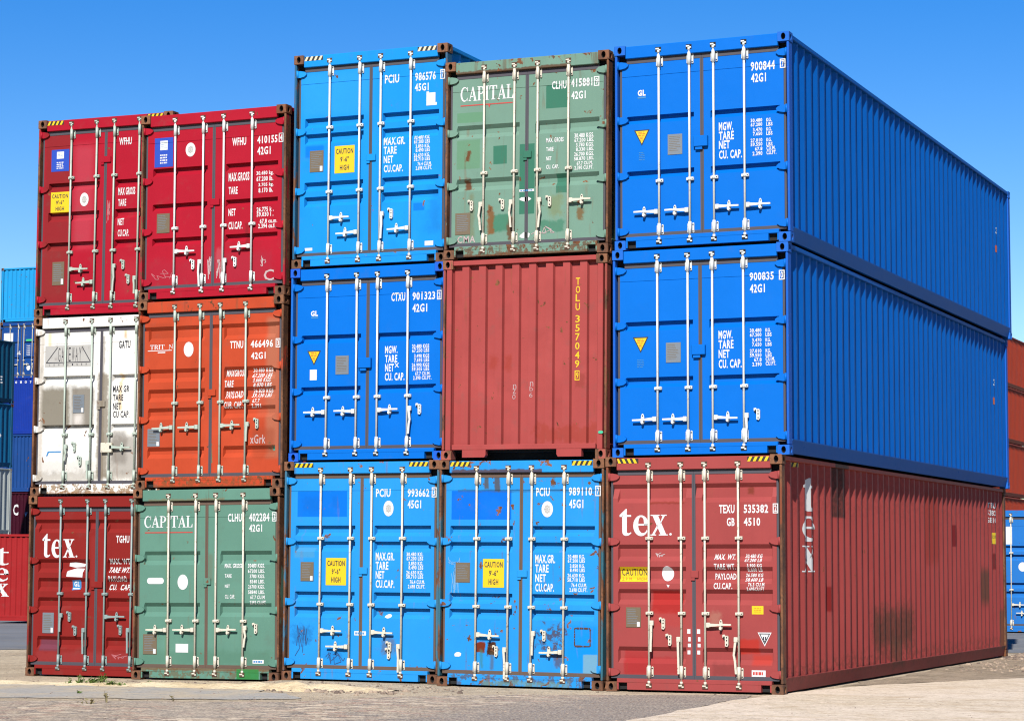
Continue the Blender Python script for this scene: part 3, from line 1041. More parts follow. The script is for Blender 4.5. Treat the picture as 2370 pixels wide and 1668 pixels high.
DATA = {
    'c1t': {
        'rods': [-0.572, -0.137, 0.164, 0.586],
        'rodz': [2.843, 0.104],
        'guides': [2.013, 2.016, 2.03, 2.036, 0.916, 0.918, 0.942, 0.942],
        'boxes': [2.664, 0.265],
        'gx': [-0.97, -0.095, 0.175, 0.563],
        'gz': [(1.961, 1.839), (1.531, 1.388), (1.086, 0.963)],
        'handles': [(0, 'R', 0.682, 0.34), (1, 'L', 0.484, 0.297), (2, 'D', 0.704, 0.383), (3, 'D', 0.518, 0.231)],
        'hooks': [(0.33, 0.73), (0.421, 0.515)],
        'texts': [('WFHU', 0.33, 2.514, 0.212, 0.106), ('MAX GROSS', 0.368, 1.785, 0.287, 0.111), ('TARE', 0.295, 1.622, 0.134, 0.101), ('NET', 0.28, 1.343, 0.106, 0.101), ('CU.CAP.', 0.325, 1.179, 0.188, 0.101)],
        'rects': [('logo', -0.78, 2.296, 0.307, 0.323), ('caution', -0.77, 1.676, 0.318, 0.308), ('oval', -0.352, 1.699, 0.148, 0.198), ('plate', -0.772, 0.631, 0.204, 0.343)],
        'hinges': [2.679, 1.872, 1.065, 0.255],
        'tab': (0.012, 2.265, 0.166),
    },
    'c2t': {
        'rods': [-0.599, -0.152, 0.171, 0.615],
        'rodz': [2.522, 0.095],
        'guides': [0.981, 0.985, 0.993, 0.997],
        'boxes': [2.356, 0.267],
        'gx': [-0.97, -0.099, 0.19, 1.001],
        'gz': [(1.84, 1.727), (1.343, 1.243), (0.865, 0.759)],
        'handles': [(0, 'R', 0.667, 0.338), (1, 'D', 0.509, 0.345), (2, 'D', 0.509, 0.325), (3, 'L', 0.686, 0.313)],
        'hooks': [(-0.317, 0.488), (0.343, 0.494)],
        'texts': [('WFHU', 0.394, 2.136, 0.218, 0.11), ('410155', 0.832, 2.137, 0.312, 0.107), ('[4]', 1.044, 2.147, 0.071, 0.124), ('42G1', 0.781, 1.986, 0.205, 0.111), ('MAX.GROSS', 0.397, 1.651, 0.324, 0.119), ('TARE', 0.308, 1.466, 0.139, 0.102), ('30.480 kg.', 0.8, 1.672, 0.263, 0.069), ('67.200 lb.', 0.799, 1.6, 0.258, 0.067), ('3.705 kg.', 0.818, 1.512, 0.232, 0.061), ('8.170 lb.', 0.814, 1.442, 0.222, 0.065), ('NET', 0.294, 1.167, 0.113, 0.096), ('CU.CAP.', 0.35, 0.983, 0.217, 0.105), ('26.775 k .', 0.809, 1.18, 0.262, 0.065), ('59.030 l .', 0.808, 1.112, 0.258, 0.063), ('67.8 cu.m.', 0.862, 1.019, 0.268, 0.061), ('2.394 cu.ft.', 0.845, 0.952, 0.283, 0.063), ('C', 0.876, 0.28, 0.156, 0.152, 'chalk')],
        'rects': [('logo', -0.799, 2.065, 0.298, 0.41), ('oval', -0.373, 2.076, 0.155, 0.194), ('plate', -0.795, 1.074, 0.206, 0.272)],
        'hinges': [2.37, 1.665, 0.957, 0.254],
        'tab': (0.03, 1.323, 0.147),
    },
    'c1m': {
        'rods': [-0.594, -0.144, 0.171, 0.6],
        'rodz': [2.535, 0.105],
        'guides': [0.868, 0.868, 0.877, 0.88],
        'boxes': [2.384, 0.275],
        'gx': [-0.993, -0.106, 0.183, 0.603],
        'gz': [(1.732, 1.616), (1.02, 0.92)],
        'handles': [(0, 'D', 0.707, 0.211), (1, 'D', 0.472, 0.24), (2, 'R', 0.685, 0.372)],
        'hooks': [(-0.434, 0.707), (-0.335, 0.504)],
        'texts': [('GATU', 0.387, 2.16, 0.194, 0.11), ('MAX GR', 0.342, 1.522, 0.276, 0.094), ('TARE', 0.293, 1.397, 0.171, 0.092), ('NET', 0.278, 1.272, 0.136, 0.098), ('CU CAP.', 0.351, 1.157, 0.275, 0.096)],
        'rects': [('gateway', -0.569, 2.019, 0.788, 0.31), ('plate', -0.373, 1.32, 0.19, 0.262), ('box', 0.137, 0.679, 0.187, 0.14), ('handlemark', -0.788, 0.606, 0.256, 0.071)],
        'hinges': [2.374, 1.664, 0.959, 0.25],
        'tab': (0.017, 1.311, 0.129),
    },
    'c2m': {
        'rods': [-0.555, -0.155, 0.164, 0.559],
        'rodz': [2.52, 0.099],
        'guides': [1.166, 1.165, 1.172, 1.174],
        'boxes': [2.369, 0.238],
        'gx': [-0.992, -0.092, 0.204, 1.006],
        'gz': [(2.235, 2.02), (1.647, 1.465), (1.369, 1.197), (1.112, 0.949), (0.572, 0.416)],
        'handles': [(0, 'L', 0.839, 0.332), (1, 'L', 0.837, 0.322), (2, 'R', 0.846, 0.324), (3, 'D', 0.86, 0.235)],
        'hooks': [(0.721, 0.876)],
        'texts': [('TRIT  N', -0.783, 1.955, 0.367, 0.064, 'serif'), ('TTNU', 0.401, 1.944, 0.205, 0.102), ('466496', 0.79, 1.944, 0.343, 0.104), ('[3]', 1.039, 1.947, 0.072, 0.124), ('42G1', 0.738, 1.785, 0.225, 0.093), ('MAXGROSS', 0.373, 1.562, 0.298, 0.095, 'it'), ('TARE', 0.292, 1.413, 0.141, 0.095, 'it'), ('PAYLOAD', 0.354, 1.268, 0.268, 0.097, 'it'), ('CUB. CAP.', 0.35, 1.126, 0.281, 0.093, 'it'), ('30.480 KGS', 0.795, 1.59, 0.31, 0.057, 'it'), ('67.200 LBS', 0.787, 1.519, 0.306, 0.057, 'it'), ('3.660 KGS', 0.796, 1.454, 0.278, 0.057, 'it'), ('8.070 LBS', 0.807, 1.386, 0.284, 0.057, 'it'), ('26.820 KGS', 0.799, 1.311, 0.31, 0.056, 'it'), ('59.130 LBS', 0.782, 1.248, 0.304, 0.056, 'it'), ('67.7', 0.711, 1.174, 0.116, 0.057, 'it'), ('2.391', 0.708, 1.107, 0.159, 0.057, 'it'), ('xGrk', 0.741, 0.655, 0.235, 0.122, 'chalk')],
        'rects': [('oval', -0.352, 1.907, 0.154, 0.205), ('plate', -0.893, 0.705, 0.196, 0.245)],
        'hinges': [2.347, 1.645, 0.948, 0.247],
        'tab': (0.026, 1.302, 0.124),
        'flipk': [3],
    },
    'c1b': {
        'rods': [-0.596, -0.14, 0.161, 0.603],
        'rodz': [2.535, 0.107],
        'guides': [1.175, 1.184, 1.189, 1.18],
        'boxes': [2.377, 0.235],
        'gx': [-0.988, -0.11, 0.179, 0.589],
        'gz': [(2.249, 2.055), (1.678, 1.484), (1.409, 1.215), (1.129, 0.947), (0.572, 0.39)],
        'handles': [(0, 'D', 0.875, 0.235), (1, 'D', 0.668, 0.34), (2, 'R', 0.861, 0.361), (3, 'D', 0.68, 0.326)],
        'hooks': [(-0.441, 0.866), (-0.34, 0.665), (0.419, 0.687)],
        'texts': [('TGHU', 0.436, 1.965, 0.219, 0.106), ('MAX. WT.', 0.386, 1.649, 0.354, 0.081, 'it'), ('TARE WT.', 0.377, 1.526, 0.341, 0.079, 'it'), ('PAYLOAD', 0.355, 1.4, 0.306, 0.085, 'th'), ('CU.  CAP.', 0.379, 1.281, 0.349, 0.081, 'it')],
        'rects': [('texlogo', -0.624, 1.87, 0.6, 0.348), ('torn', -0.355, 1.524, 0.304, 0.203), ('gl', -0.35, 1.309, 0.152, 0.15), ('plate', -0.8, 0.76, 0.192, 0.296)],
        'hinges': [2.362, 1.655, 0.948, 0.246],
        'tab': (0.022, 1.317, 0.191),
    },
    'c2b': {
        'rods': [-0.583, -0.155, 0.161, 0.584],
        'rodz': [2.516, 0.074],
        'guides': [0.793, 0.796, 0.797, 0.8],
        'boxes': [2.346, 0.247],
        'gx': [-0.984, -0.1, 0.213, 1.004],
        'gz': [(1.741, 1.553), (1.041, 0.853)],
        'handles': [(0, 'L', 0.672, 0.331), (1, 'L', 0.677, 0.335), (2, 'R', 0.678, 0.334), (3, 'D', 0.71, 0.259)],
        'hooks': [(0.763, 0.711)],
        'texts': [('CLHU', 0.436, 2.188, 0.215, 0.111), ('402284', 0.81, 2.189, 0.313, 0.112), ('[3]', 1.04, 2.194, 0.066, 0.124), ('42G1', 0.756, 2.044, 0.199, 0.102), ('MAX. GROSS', 0.417, 1.54, 0.267, 0.06), ('TARE', 0.338, 1.404, 0.106, 0.05), ('NET', 0.326, 1.267, 0.076, 0.044), ('CU. CAP.', 0.367, 1.126, 0.152, 0.054), ('30480 KGS.', 0.77, 1.541, 0.256, 0.056), ('67200 LBS.', 0.771, 1.469, 0.256, 0.052), ('3780 KGS.', 0.786, 1.399, 0.228, 0.052), ('8340 LBS.', 0.785, 1.329, 0.224, 0.052), ('26700 KGS.', 0.773, 1.259, 0.251, 0.052), ('58840 LBS.', 0.774, 1.187, 0.251, 0.052), ('67.7 CU.M', 0.791, 1.119, 0.219, 0.052), ('2392 CU.FT', 0.796, 1.048, 0.244, 0.052)],
        'rects': [('capital', -0.607, 2.143, 0.764, 0.163), ('redline', -0.6, 1.996, 0.757, 0.018), ('pill', -0.803, 1.338, 0.268, 0.085), ('ovalw', -0.37, 1.321, 0.164, 0.207), ('white', -0.375, 0.428, 0.197, 0.117), ('plate', -0.881, 0.475, 0.218, 0.274), ('small', 0.807, 0.259, 0.171, 0.05)],
        'hinges': [2.333, 1.647, 0.946, 0.24],
        'tab': (0.019, 1.329, 0.112),
        'flipk': [3],
    },
    'c3t': {
        'rods': [-0.604, -0.152, 0.161, 0.604],
        'rodz': [2.82, 0.07],
        'guides': [1.888, 1.889, 1.888, 1.896, 1.013, 1.023, 1.015, 1.021],
        'boxes': [2.657, 0.243],
        'gx': [-0.989, -0.105, 0.177, 1.004],
        'gz': [(2.034, 1.901), (1.821, 1.68), (1.165, 1.039), (0.966, 0.829)],
        'handles': [(0, 'R', 0.661, 0.321), (1, 'L', 0.455, 0.325), (2, 'D', 0.682, 0.332), (3, 'L', 0.472, 0.319)],
        'hooks': [(0.313, 0.689)],
        'texts': [('PCIU', 0.311, 2.485, 0.211, 0.117), ('986576', 0.803, 2.484, 0.302, 0.114), ('[7]', 1.054, 2.493, 0.068, 0.128), ('45G1', 0.75, 2.342, 0.202, 0.104), ('MAX.GR.', 0.356, 1.65, 0.316, 0.11), ('TARE', 0.294, 1.527, 0.19, 0.102), ('NET', 0.269, 1.405, 0.138, 0.098), ('CU.CAP.', 0.343, 1.282, 0.281, 0.098), ('30.480 KG.', 0.761, 1.673, 0.231, 0.052), ('67.200 LBS', 0.761, 1.616, 0.231, 0.054), ('3.850 KG.', 0.773, 1.554, 0.208, 0.048), ('8.490 LBS', 0.774, 1.501, 0.208, 0.05), ('26.630 KG.', 0.761, 1.435, 0.236, 0.052), ('58.710 LBS', 0.762, 1.381, 0.236, 0.048), ('76.4 CU.M.', 0.801, 1.318, 0.204, 0.05), ('2.698 CU.FT.', 0.79, 1.262, 0.235, 0.052)],
        'rects': [('plate', -0.806, 1.446, 0.207, 0.291), ('caution', -0.385, 1.449, 0.298, 0.369), ('lpatch', 0.896, 2.182, 0.152, 0.187), ('small', 0.874, 0.259, 0.124, 0.062), ('small', -0.913, 0.259, 0.113, 0.038)],
        'hinges': [2.642, 1.852, 1.043, 0.247],
        'tab': (0.016, 1.447, 0.138),
    },
    'c3m': {
        'rods': [-0.596, -0.152, 0.156, 0.6],
        'rodz': [2.498, 0.086],
        'guides': [0.845, 0.847, 0.849, 0.853],
        'boxes': [2.342, 0.239],
        'gx': [-0.992, -0.101, 0.121, 0.999],
        'gz': [(1.692, 1.577), (0.999, 0.892)],
        'handles': [(0, 'L', 0.657, 0.324), (1, 'L', 0.66, 0.314), (2, 'R', 0.669, 0.319), (3, 'D', 0.684, 0.336)],
        'hooks': [(0.761, 0.682)],
        'texts': [('CTXU', 0.445, 2.16, 0.203, 0.114), ('901323', 0.817, 2.159, 0.328, 0.109), ('[2]', 1.041, 2.163, 0.065, 0.123), ('42G1', 0.761, 2.002, 0.214, 0.109), ('MGW.', 0.349, 1.464, 0.183, 0.1), ('TARE', 0.348, 1.344, 0.179, 0.1), ('NET', 0.324, 1.226, 0.128, 0.1), ('CU. CAP.', 0.401, 1.106, 0.287, 0.103), ('30.480 KGS', 0.777, 1.496, 0.247, 0.056), ('67.200 LBS', 0.778, 1.44, 0.247, 0.05), ('3.490 KGS', 0.793, 1.37, 0.218, 0.05), ('7.695 LBS', 0.793, 1.315, 0.218, 0.052), ('26.990 KGS', 0.777, 1.251, 0.251, 0.05), ('59.505 LBS', 0.778, 1.198, 0.251, 0.05), ('67.7 CU.M.', 0.81, 1.139, 0.218, 0.048), ('2.390 CU.FT.', 0.804, 1.081, 0.266, 0.051), ('GL', -0.801, 1.984, 0.107, 0.073, 'bold'), ('x', 0.432, 1.256, 0.066, 0.06, 'thin')],
        'rects': [('glline', -0.797, 1.93, 0.105, 0.014), ('tri', -0.8, 1.386, 0.205, 0.196), ('white', -0.808, 1.161, 0.105, 0.141), ('gplate', -0.377, 1.281, 0.196, 0.251), ('lockbox', -0.028, 1.298, 0.189, 0.136)],
        'hinges': [2.336, 1.634, 0.935, 0.238],
        'flipk': [3],
    },
    'c3b': {
        'rods': [-0.596, -0.153, 0.158, 0.607],
        'rodz': [2.803, 0.084],
        'guides': [1.868, 1.873, 1.876, 1.881, 0.998, 1.003, 1.007, 1.013],
        'boxes': [2.655, 0.227],
        'gx': [-0.985, -0.094, 0.188, 1.009],
        'gz': [(2.045, 1.905), (1.836, 1.697), (1.172, 1.043), (0.968, 0.829)],
        'handles': [(0, 'R', 0.658, 0.338), (1, 'L', 0.453, 0.33), (2, 'R', 0.65, 0.336), (3, 'D', 0.474, 0.337)],
        'hooks': [(0.421, 0.471), (0.411, 0.386)],
        'texts': [('PCIU', 0.313, 2.472, 0.214, 0.109), ('993662', 0.825, 2.469, 0.313, 0.108), ('[3]', 1.052, 2.476, 0.07, 0.131), ('45G1', 0.768, 2.321, 0.195, 0.108), ('MAX.GR.', 0.349, 1.64, 0.273, 0.106), ('TARE', 0.306, 1.519, 0.185, 0.106), ('NET', 0.278, 1.399, 0.126, 0.102), ('CU.CAP.', 0.353, 1.28, 0.273, 0.104), ('30.480 KG.', 0.782, 1.67, 0.24, 0.051), ('67.200 LBS', 0.782, 1.615, 0.239, 0.051), ('3.850 KG.', 0.797, 1.551, 0.211, 0.051), ('8.490 LBS', 0.798, 1.496, 0.211, 0.051), ('26.630 KG.', 0.782, 1.433, 0.244, 0.051), ('58.710 LBS', 0.783, 1.378, 0.244, 0.051), ('76.4 CU.M.', 0.821, 1.311, 0.216, 0.051), ('2.698 CU.FT.', 0.81, 1.251, 0.248, 0.051)],
        'rects': [('oval', 0.392, 2.268, 0.147, 0.205), ('caution', -0.372, 1.437, 0.302, 0.36), ('plate', -0.803, 1.434, 0.195, 0.254), ('patch', -0.586, 2.302, 0.742, 0.406), ('small', -0.004, 0.632, 0.172, 0.055), ('blob', 0.39, 0.859, 0.099, 0.068)],
        'hinges': [2.638, 1.835, 1.035, 0.242],
        'tab': (0.032, 1.45, 0.127),
    },
    'c4b': {
        'rods': [-0.612, -0.167, 0.155, 0.6],
        'rodz': [2.812, 0.096],
        'guides': [1.879, 1.885, 1.886, 1.888, 1.01, 1.017, 1.022, 1.029],
        'boxes': [2.644, 0.244],
        'gx': [-0.995, -0.116, 0.154, 1.007],
        'gz': [(2.051, 1.92), (1.843, 1.712), (1.189, 1.055), (0.987, 0.858)],
        'handles': [(0, 'R', 0.662, 0.34), (1, 'D', 0.481, 0.37), (2, 'D', 0.694, 0.276), (3, 'L', 0.464, 0.317)],
        'hooks': [(-0.339, 0.467), (0.321, 0.676)],
        'texts': [('PCIU', 0.297, 2.482, 0.186, 0.109), ('989110', 0.808, 2.486, 0.316, 0.107), ('[7]', 1.047, 2.493, 0.075, 0.131), ('45G1', 0.753, 2.33, 0.194, 0.111), ('MAX.GR.', 0.335, 1.633, 0.272, 0.109), ('TARE', 0.291, 1.513, 0.183, 0.103), ('NET', 0.273, 1.391, 0.145, 0.099), ('CU.CAP.', 0.33, 1.271, 0.256, 0.103), ('30.480 KG.', 0.76, 1.666, 0.232, 0.049), ('67.200 LBS', 0.76, 1.613, 0.232, 0.049), ('3.850 KG.', 0.775, 1.548, 0.203, 0.049), ('8.490 LBS', 0.775, 1.495, 0.203, 0.049), ('26.630 KG.', 0.759, 1.429, 0.236, 0.049), ('58.710 LBS', 0.759, 1.373, 0.236, 0.051), ('76.4 CU.M.', 0.8, 1.307, 0.211, 0.049), ('2.698 CU.FT.', 0.79, 1.247, 0.242, 0.051)],
        'rects': [('oval', 0.358, 2.263, 0.156, 0.204), ('caution', -0.379, 1.446, 0.295, 0.365), ('plate', -0.811, 1.451, 0.202, 0.256), ('patch', -0.578, 2.317, 0.773, 0.397), ('blob', -0.872, 0.401, 0.115, 0.066), ('rustsq', 0.848, 0.656, 0.211, 0.224)],
        'hinges': [2.658, 1.85, 1.059, 0.259],
        'tab': (0.025, 1.443, 0.135),
    },
    'c4t': {
        'rods': [-0.592, -0.165, 0.16, 0.587],
        'rodz': [2.516, 0.082],
        'guides': [1.106, 1.109, 1.104, 1.115],
        'boxes': [2.368, 0.246],
        'gx': [-0.994, -0.103, 0.114, 1.001],
        'gz': [(1.75, 1.577), (1.048, 0.886)],
        'handles': [(0, 'D', 0.704, 0.344), (1, 'D', 0.712, 0.332), (2, 'D', 0.722, 0.361), (3, 'R', 0.691, 0.322)],
        'hooks': [(-0.778, 0.704), (-0.339, 0.702), (0.317, 0.707)],
        'texts': [('CLHU', 0.446, 2.195, 0.2, 0.107), ('415881', 0.756, 2.207, 0.292, 0.11), ('[9]', 0.96, 2.208, 0.074, 0.126), ('42G1', 0.713, 2.046, 0.196, 0.104), ('MAX. GROSS', 0.391, 1.487, 0.241, 0.06), ('TARE', 0.322, 1.371, 0.101, 0.052), ('NET', 0.309, 1.25, 0.073, 0.05), ('CU. CAP.', 0.359, 1.141, 0.172, 0.054), ('30.480 KGS.', 0.794, 1.522, 0.266, 0.06), ('67.200 LBS.', 0.794, 1.462, 0.266, 0.052), ('3.780 KGS.', 0.805, 1.401, 0.244, 0.052), ('8.330 LBS.', 0.805, 1.343, 0.244, 0.048), ('26.700 KGS.', 0.793, 1.282, 0.27, 0.052), ('58.870 LBS.', 0.793, 1.224, 0.27, 0.048), ('67.7 CU.M.', 0.804, 1.164, 0.219, 0.048), ('2.390 CU.FT.', 0.793, 1.107, 0.259, 0.052), ('CMA', -0.843, 0.257, 0.254, 0.091, 'chalk')],
        'rects': [('capital', -0.569, 2.164, 0.75, 0.194), ('redline', -0.573, 2.014, 0.739, 0.024), ('patch', 0.38, 1.949, 0.31, 0.278), ('patch', -0.388, 1.308, 0.18, 0.221), ('patch2', -0.814, 1.831, 0.344, 0.117), ('patch', -0.005, 0.983, 0.202, 0.836), ('patch', 0.44, 0.958, 0.15, 0.19), ('patch', -0.367, 0.422, 0.218, 0.141), ('patch', 0.343, 0.257, 0.311, 0.12), ('patch2', -0.821, 1.39, 0.321, 0.245), ('plate', -0.895, 0.463, 0.213, 0.285), ('torn', -0.011, 0.741, 0.173, 0.07), ('small', 0.004, 0.855, 0.206, 0.03), ('torn', -0.015, 0.272, 0.167, 0.084)],
        'hinges': [2.35, 1.652, 0.956, 0.242],
        'tab': (0.013, 1.321, 0.113),
        'flipk': [0],
    },
    'c5t': {
        'rods': [-0.556, -0.153, 0.163, 0.561],
        'rodz': [2.527, 0.073],
        'guides': [0.844, 0.846, 0.853, 0.853],
        'boxes': [2.363, 0.235],
        'gx': [-0.994, -0.105, 0.112, 1.007],
        'gz': [(1.692, 1.591), (0.995, 0.896)],
        'handles': [(0, 'L', 0.464, 0.329), (1, 'L', 0.462, 0.323), (2, 'R', 0.479, 0.325), (3, 'R', 0.479, 0.333)],
        'hooks': [],
        'texts': [('900844', 0.793, 2.197, 0.31, 0.116), ('[7]', 1.048, 2.206, 0.071, 0.116), ('42G1', 0.738, 2.053, 0.191, 0.112), ('MGW.', 0.313, 1.479, 0.184, 0.107), ('TARE', 0.318, 1.362, 0.193, 0.107), ('NET', 0.291, 1.25, 0.14, 0.102), ('CU. CAP.', 0.37, 1.126, 0.296, 0.107), ('30.480', 0.707, 1.524, 0.148, 0.046), ('67.200', 0.707, 1.471, 0.148, 0.046), ('3.470', 0.721, 1.407, 0.119, 0.046), ('7.650', 0.721, 1.356, 0.119, 0.046), ('27.010', 0.706, 1.276, 0.15, 0.046), ('59.550', 0.706, 1.225, 0.15, 0.046), ('67.8', 0.733, 1.168, 0.095, 0.046), ('2.390', 0.717, 1.111, 0.126, 0.051), ('KG.', 0.867, 1.519, 0.067, 0.046), ('LBS', 0.873, 1.466, 0.079, 0.046), ('KG.', 0.867, 1.404, 0.067, 0.046), ('LBS', 0.872, 1.352, 0.078, 0.046), ('KG.', 0.866, 1.272, 0.067, 0.046), ('LBS', 0.872, 1.218, 0.078, 0.046), ('CU.M.', 0.89, 1.168, 0.114, 0.051), ('CU.FT.', 0.896, 1.113, 0.126, 0.051), ('GL', -0.794, 1.983, 0.105, 0.078, 'bold')],
        'rects': [('glline', -0.793, 1.925, 0.107, 0.019), ('tri', -0.794, 1.413, 0.206, 0.201), ('gplate', -0.354, 1.3, 0.192, 0.258), ('lockbox', -0.008, 1.313, 0.183, 0.136), ('faint', -0.796, 1.18, 0.075, 0.113)],
        'hinges': [2.343, 1.641, 0.934, 0.232],
    },
    'c5m': {
        'rods': [-0.55, -0.152, 0.167, 0.566],
        'rodz': [2.515, 0.078],
        'guides': [0.847, 0.844, 0.849, 0.851],
        'boxes': [2.363, 0.25],
        'gx': [-0.984, -0.096, 0.116, 1.009],
        'gz': [(1.69, 1.574), (0.993, 0.865)],
        'handles': [(0, 'L', 0.468, 0.327), (1, 'L', 0.461, 0.328), (2, 'R', 0.471, 0.325), (3, 'D', 0.488, 0.33)],
        'hooks': [(0.729, 0.509)],
        'texts': [('900835', 0.793, 2.188, 0.308, 0.103), ('[0]', 1.049, 2.193, 0.073, 0.119), ('42G1', 0.738, 2.04, 0.19, 0.106), ('MGW.', 0.326, 1.487, 0.18, 0.106), ('TARE', 0.332, 1.368, 0.192, 0.106), ('NET', 0.306, 1.251, 0.139, 0.101), ('CU. CAP.', 0.384, 1.128, 0.294, 0.108), ('30.480', 0.712, 1.526, 0.147, 0.046), ('67.200', 0.712, 1.471, 0.147, 0.046), ('3.470', 0.726, 1.406, 0.119, 0.046), ('7.650', 0.726, 1.351, 0.119, 0.046), ('27.010', 0.711, 1.274, 0.147, 0.046), ('59.550', 0.711, 1.221, 0.147, 0.046), ('67.8', 0.738, 1.166, 0.095, 0.046), ('2.390', 0.726, 1.109, 0.118, 0.05), ('KG.', 0.87, 1.524, 0.066, 0.046), ('LBS', 0.876, 1.469, 0.078, 0.046), ('KG.', 0.87, 1.405, 0.066, 0.046), ('LBS', 0.876, 1.35, 0.078, 0.046), ('KG.', 0.87, 1.273, 0.066, 0.046), ('LBS', 0.876, 1.22, 0.078, 0.046), ('CU.M.', 0.896, 1.17, 0.118, 0.05), ('CU.FT.', 0.903, 1.115, 0.132, 0.05)],
        'rects': [('tri', -0.783, 1.399, 0.205, 0.198), ('gplate', -0.352, 1.29, 0.195, 0.25), ('lockbox', -0.014, 1.311, 0.174, 0.125), ('faint', -0.786, 1.166, 0.089, 0.11)],
        'hinges': [2.334, 1.641, 0.938, 0.232],
        'flipk': [3],
    },
    'c5b': {
        'rods': [-0.576, -0.155, 0.152, 0.581],
        'rodz': [2.813, 0.07],
        'guides': [1.883, 1.881, 1.88, 1.885, 0.956, 0.969, 0.962, 0.966],
        'boxes': [2.654, 0.245],
        'gx': [-0.995, -0.103, 0.106, 1.003],
        'gz': [(2.555, 2.321), (1.809, 1.602), (1.534, 1.328), (1.259, 1.069), (0.551, 0.346)],
        'handles': [(0, 'D', 0.846, 0.354), (1, 'D', 0.65, 0.425), (2, 'R', 0.825, 0.34), (3, 'D', 0.654, 0.416)],
        'hooks': [(-0.408, 0.847), (-0.323, 0.648), (0.409, 0.646)],
        'texts': [('TEXU', 0.427, 2.238, 0.198, 0.105), ('535382', 0.798, 2.238, 0.309, 0.106), ('[2]', 1.045, 2.241, 0.068, 0.12), ('GB', 0.476, 2.08, 0.1, 0.102), ('4510', 0.747, 2.08, 0.208, 0.102), ('MAX. WT.', 0.392, 1.654, 0.269, 0.068, 'it'), ('TARE WT.', 0.394, 1.536, 0.274, 0.073), ('PAYLOAD', 0.397, 1.417, 0.269, 0.075), ('CU.CAP.', 0.372, 1.3, 0.238, 0.075), ('30.480 KG', 0.758, 1.665, 0.217, 0.045, 'it'), ('67.200 LB', 0.758, 1.614, 0.217, 0.045, 'it'), ('3.900 KG', 0.773, 1.55, 0.189, 0.045), ('8.600 LB', 0.773, 1.498, 0.189, 0.045), ('26.580 KG', 0.762, 1.433, 0.224, 0.045, 'it'), ('58.600 LB', 0.762, 1.379, 0.224, 0.045, 'it'), ('76.3 CU.M', 0.795, 1.32, 0.205, 0.045), ('2.695CU.FT', 0.785, 1.265, 0.224, 0.047)],
        'rects': [('texlogo', -0.628, 2.082, 0.687, 0.339), ('cautionw', -0.79, 1.441, 0.369, 0.184), ('ovalw', -0.351, 1.449, 0.158, 0.183), ('plate', -0.792, 0.91, 0.194, 0.248), ('yellow', 0.812, 1.011, 0.146, 0.101), ('tri2', 0.898, 0.659, 0.176, 0.168), ('small', 0.82, 0.248, 0.176, 0.078), ('drop', -0.336, 1.296, 0.041, 0.041)],
        'hinges': [2.646, 1.845, 1.032, 0.235],
        'tab': (0.014, 1.443, 0.096),
    },
}
WEEDS = [(-9.71, -1.43, 9, 0.182, 0.108, 'tall thin green weed before the dark red container', 1), (-9.86, -1.44, 5, 0.112, 0.07200000000000001, 'leftmost small weed before the dark red container', 1), (-9.57, -1.35, 26, 0.112, 0.18000000000000002, 'bushy green weed clump before the dark red container', 1), (-9.45, -1.28, 14, 0.168, 0.108, 'upright green weed just left of the green container', 1), (-9.2, -1.48, 14, 0.084, 0.12600000000000003, 'low green weed right of the upright one', 1), (-8.7, -1.32, 10, 0.07, 0.12600000000000003, 'low green weed patch in front of the green container', 1), (-9.05, -1.49, 8, 0.056, 0.108, 'sparse yellowish weed near the green container corner', 1), (-8.41, -3.38, 5, 0.049, 0.054, 'tiny green sprout on the asphalt strip', 1), (-6.94, -5.05, 3, 0.202, 0.06300000000000001, 'dry brown stalk standing alone on the paving', 0), (-6.44, -4.44, 2, 0.086, 0.045000000000000005, 'short dry stalk on the paving right of the taller one', 0), (-6.95, -5.38, 4, 0.086, 0.18000000000000002, 'sprawling dry weed with a yellow tip on the paving', 0)]


# ---------------------------------------------------------------- the stacks
def root_empty(name, label, cat, loc, yaw=0.0, tilt=0.0, group=None):
    o = bpy.data.objects.new(name, None)
    o.empty_display_size = 0.3
    COL.objects.link(o)
    o.location = loc
    o.rotation_euler = (0, -tilt, yaw)
    o['label'] = label
    o['category'] = cat
    if group:
        o['group'] = group
    return o


def mats(key, door, frame=None, side=None, rust=0.3, dirt=0.2, fade=0.25, post=0.8, cast=0.82, steel=STEELC, stains=(), sstains=(), ink=WHITE, castrgb=None, postrgb=None, framerust=None, fstains=(), streak=0.3, rough=0.5, k=0.40):
    frame = frame or door
    M = {'key': key, 'steel': steel, 'ink': ink}
    M['door'] = paint(key + '_door_paint', door, rust, dirt, fade, stains=stains, streak=streak, rough=rough, k=k)
    M['door2'] = plain(key + '_ink', door, 0.5, 0.1)
    M['frame'] = paint(key + '_frame_paint', frame, rust if framerust is None else framerust, dirt + .1, fade, streak=streak, k=k, stains=fstains)
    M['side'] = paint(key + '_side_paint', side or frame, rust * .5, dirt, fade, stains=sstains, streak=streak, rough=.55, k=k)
    M['post'] = rusty(key + '_post', postrgb or frame, post)
    M['cast'] = rusty(key + '_casting', castrgb or (120, 78, 45), cast)
    M['rust'] = plain(key + '_rust', (96, 62, 42), 0.9, 0.5, 20)
    return M


CRIMSON, DKRED, GREEN1, GREEN2 = (188, 28, 50), (150, 42, 38), (106, 152, 134), (126, 163, 145)
LBLUE, LBLUE2, RBLUE, ORANGE, TEXRED = (28, 158, 250), (44, 160, 242), (0, 121, 230), (204, 80, 48), (176, 79, 77)
GROUP = 'stacked shipping containers'


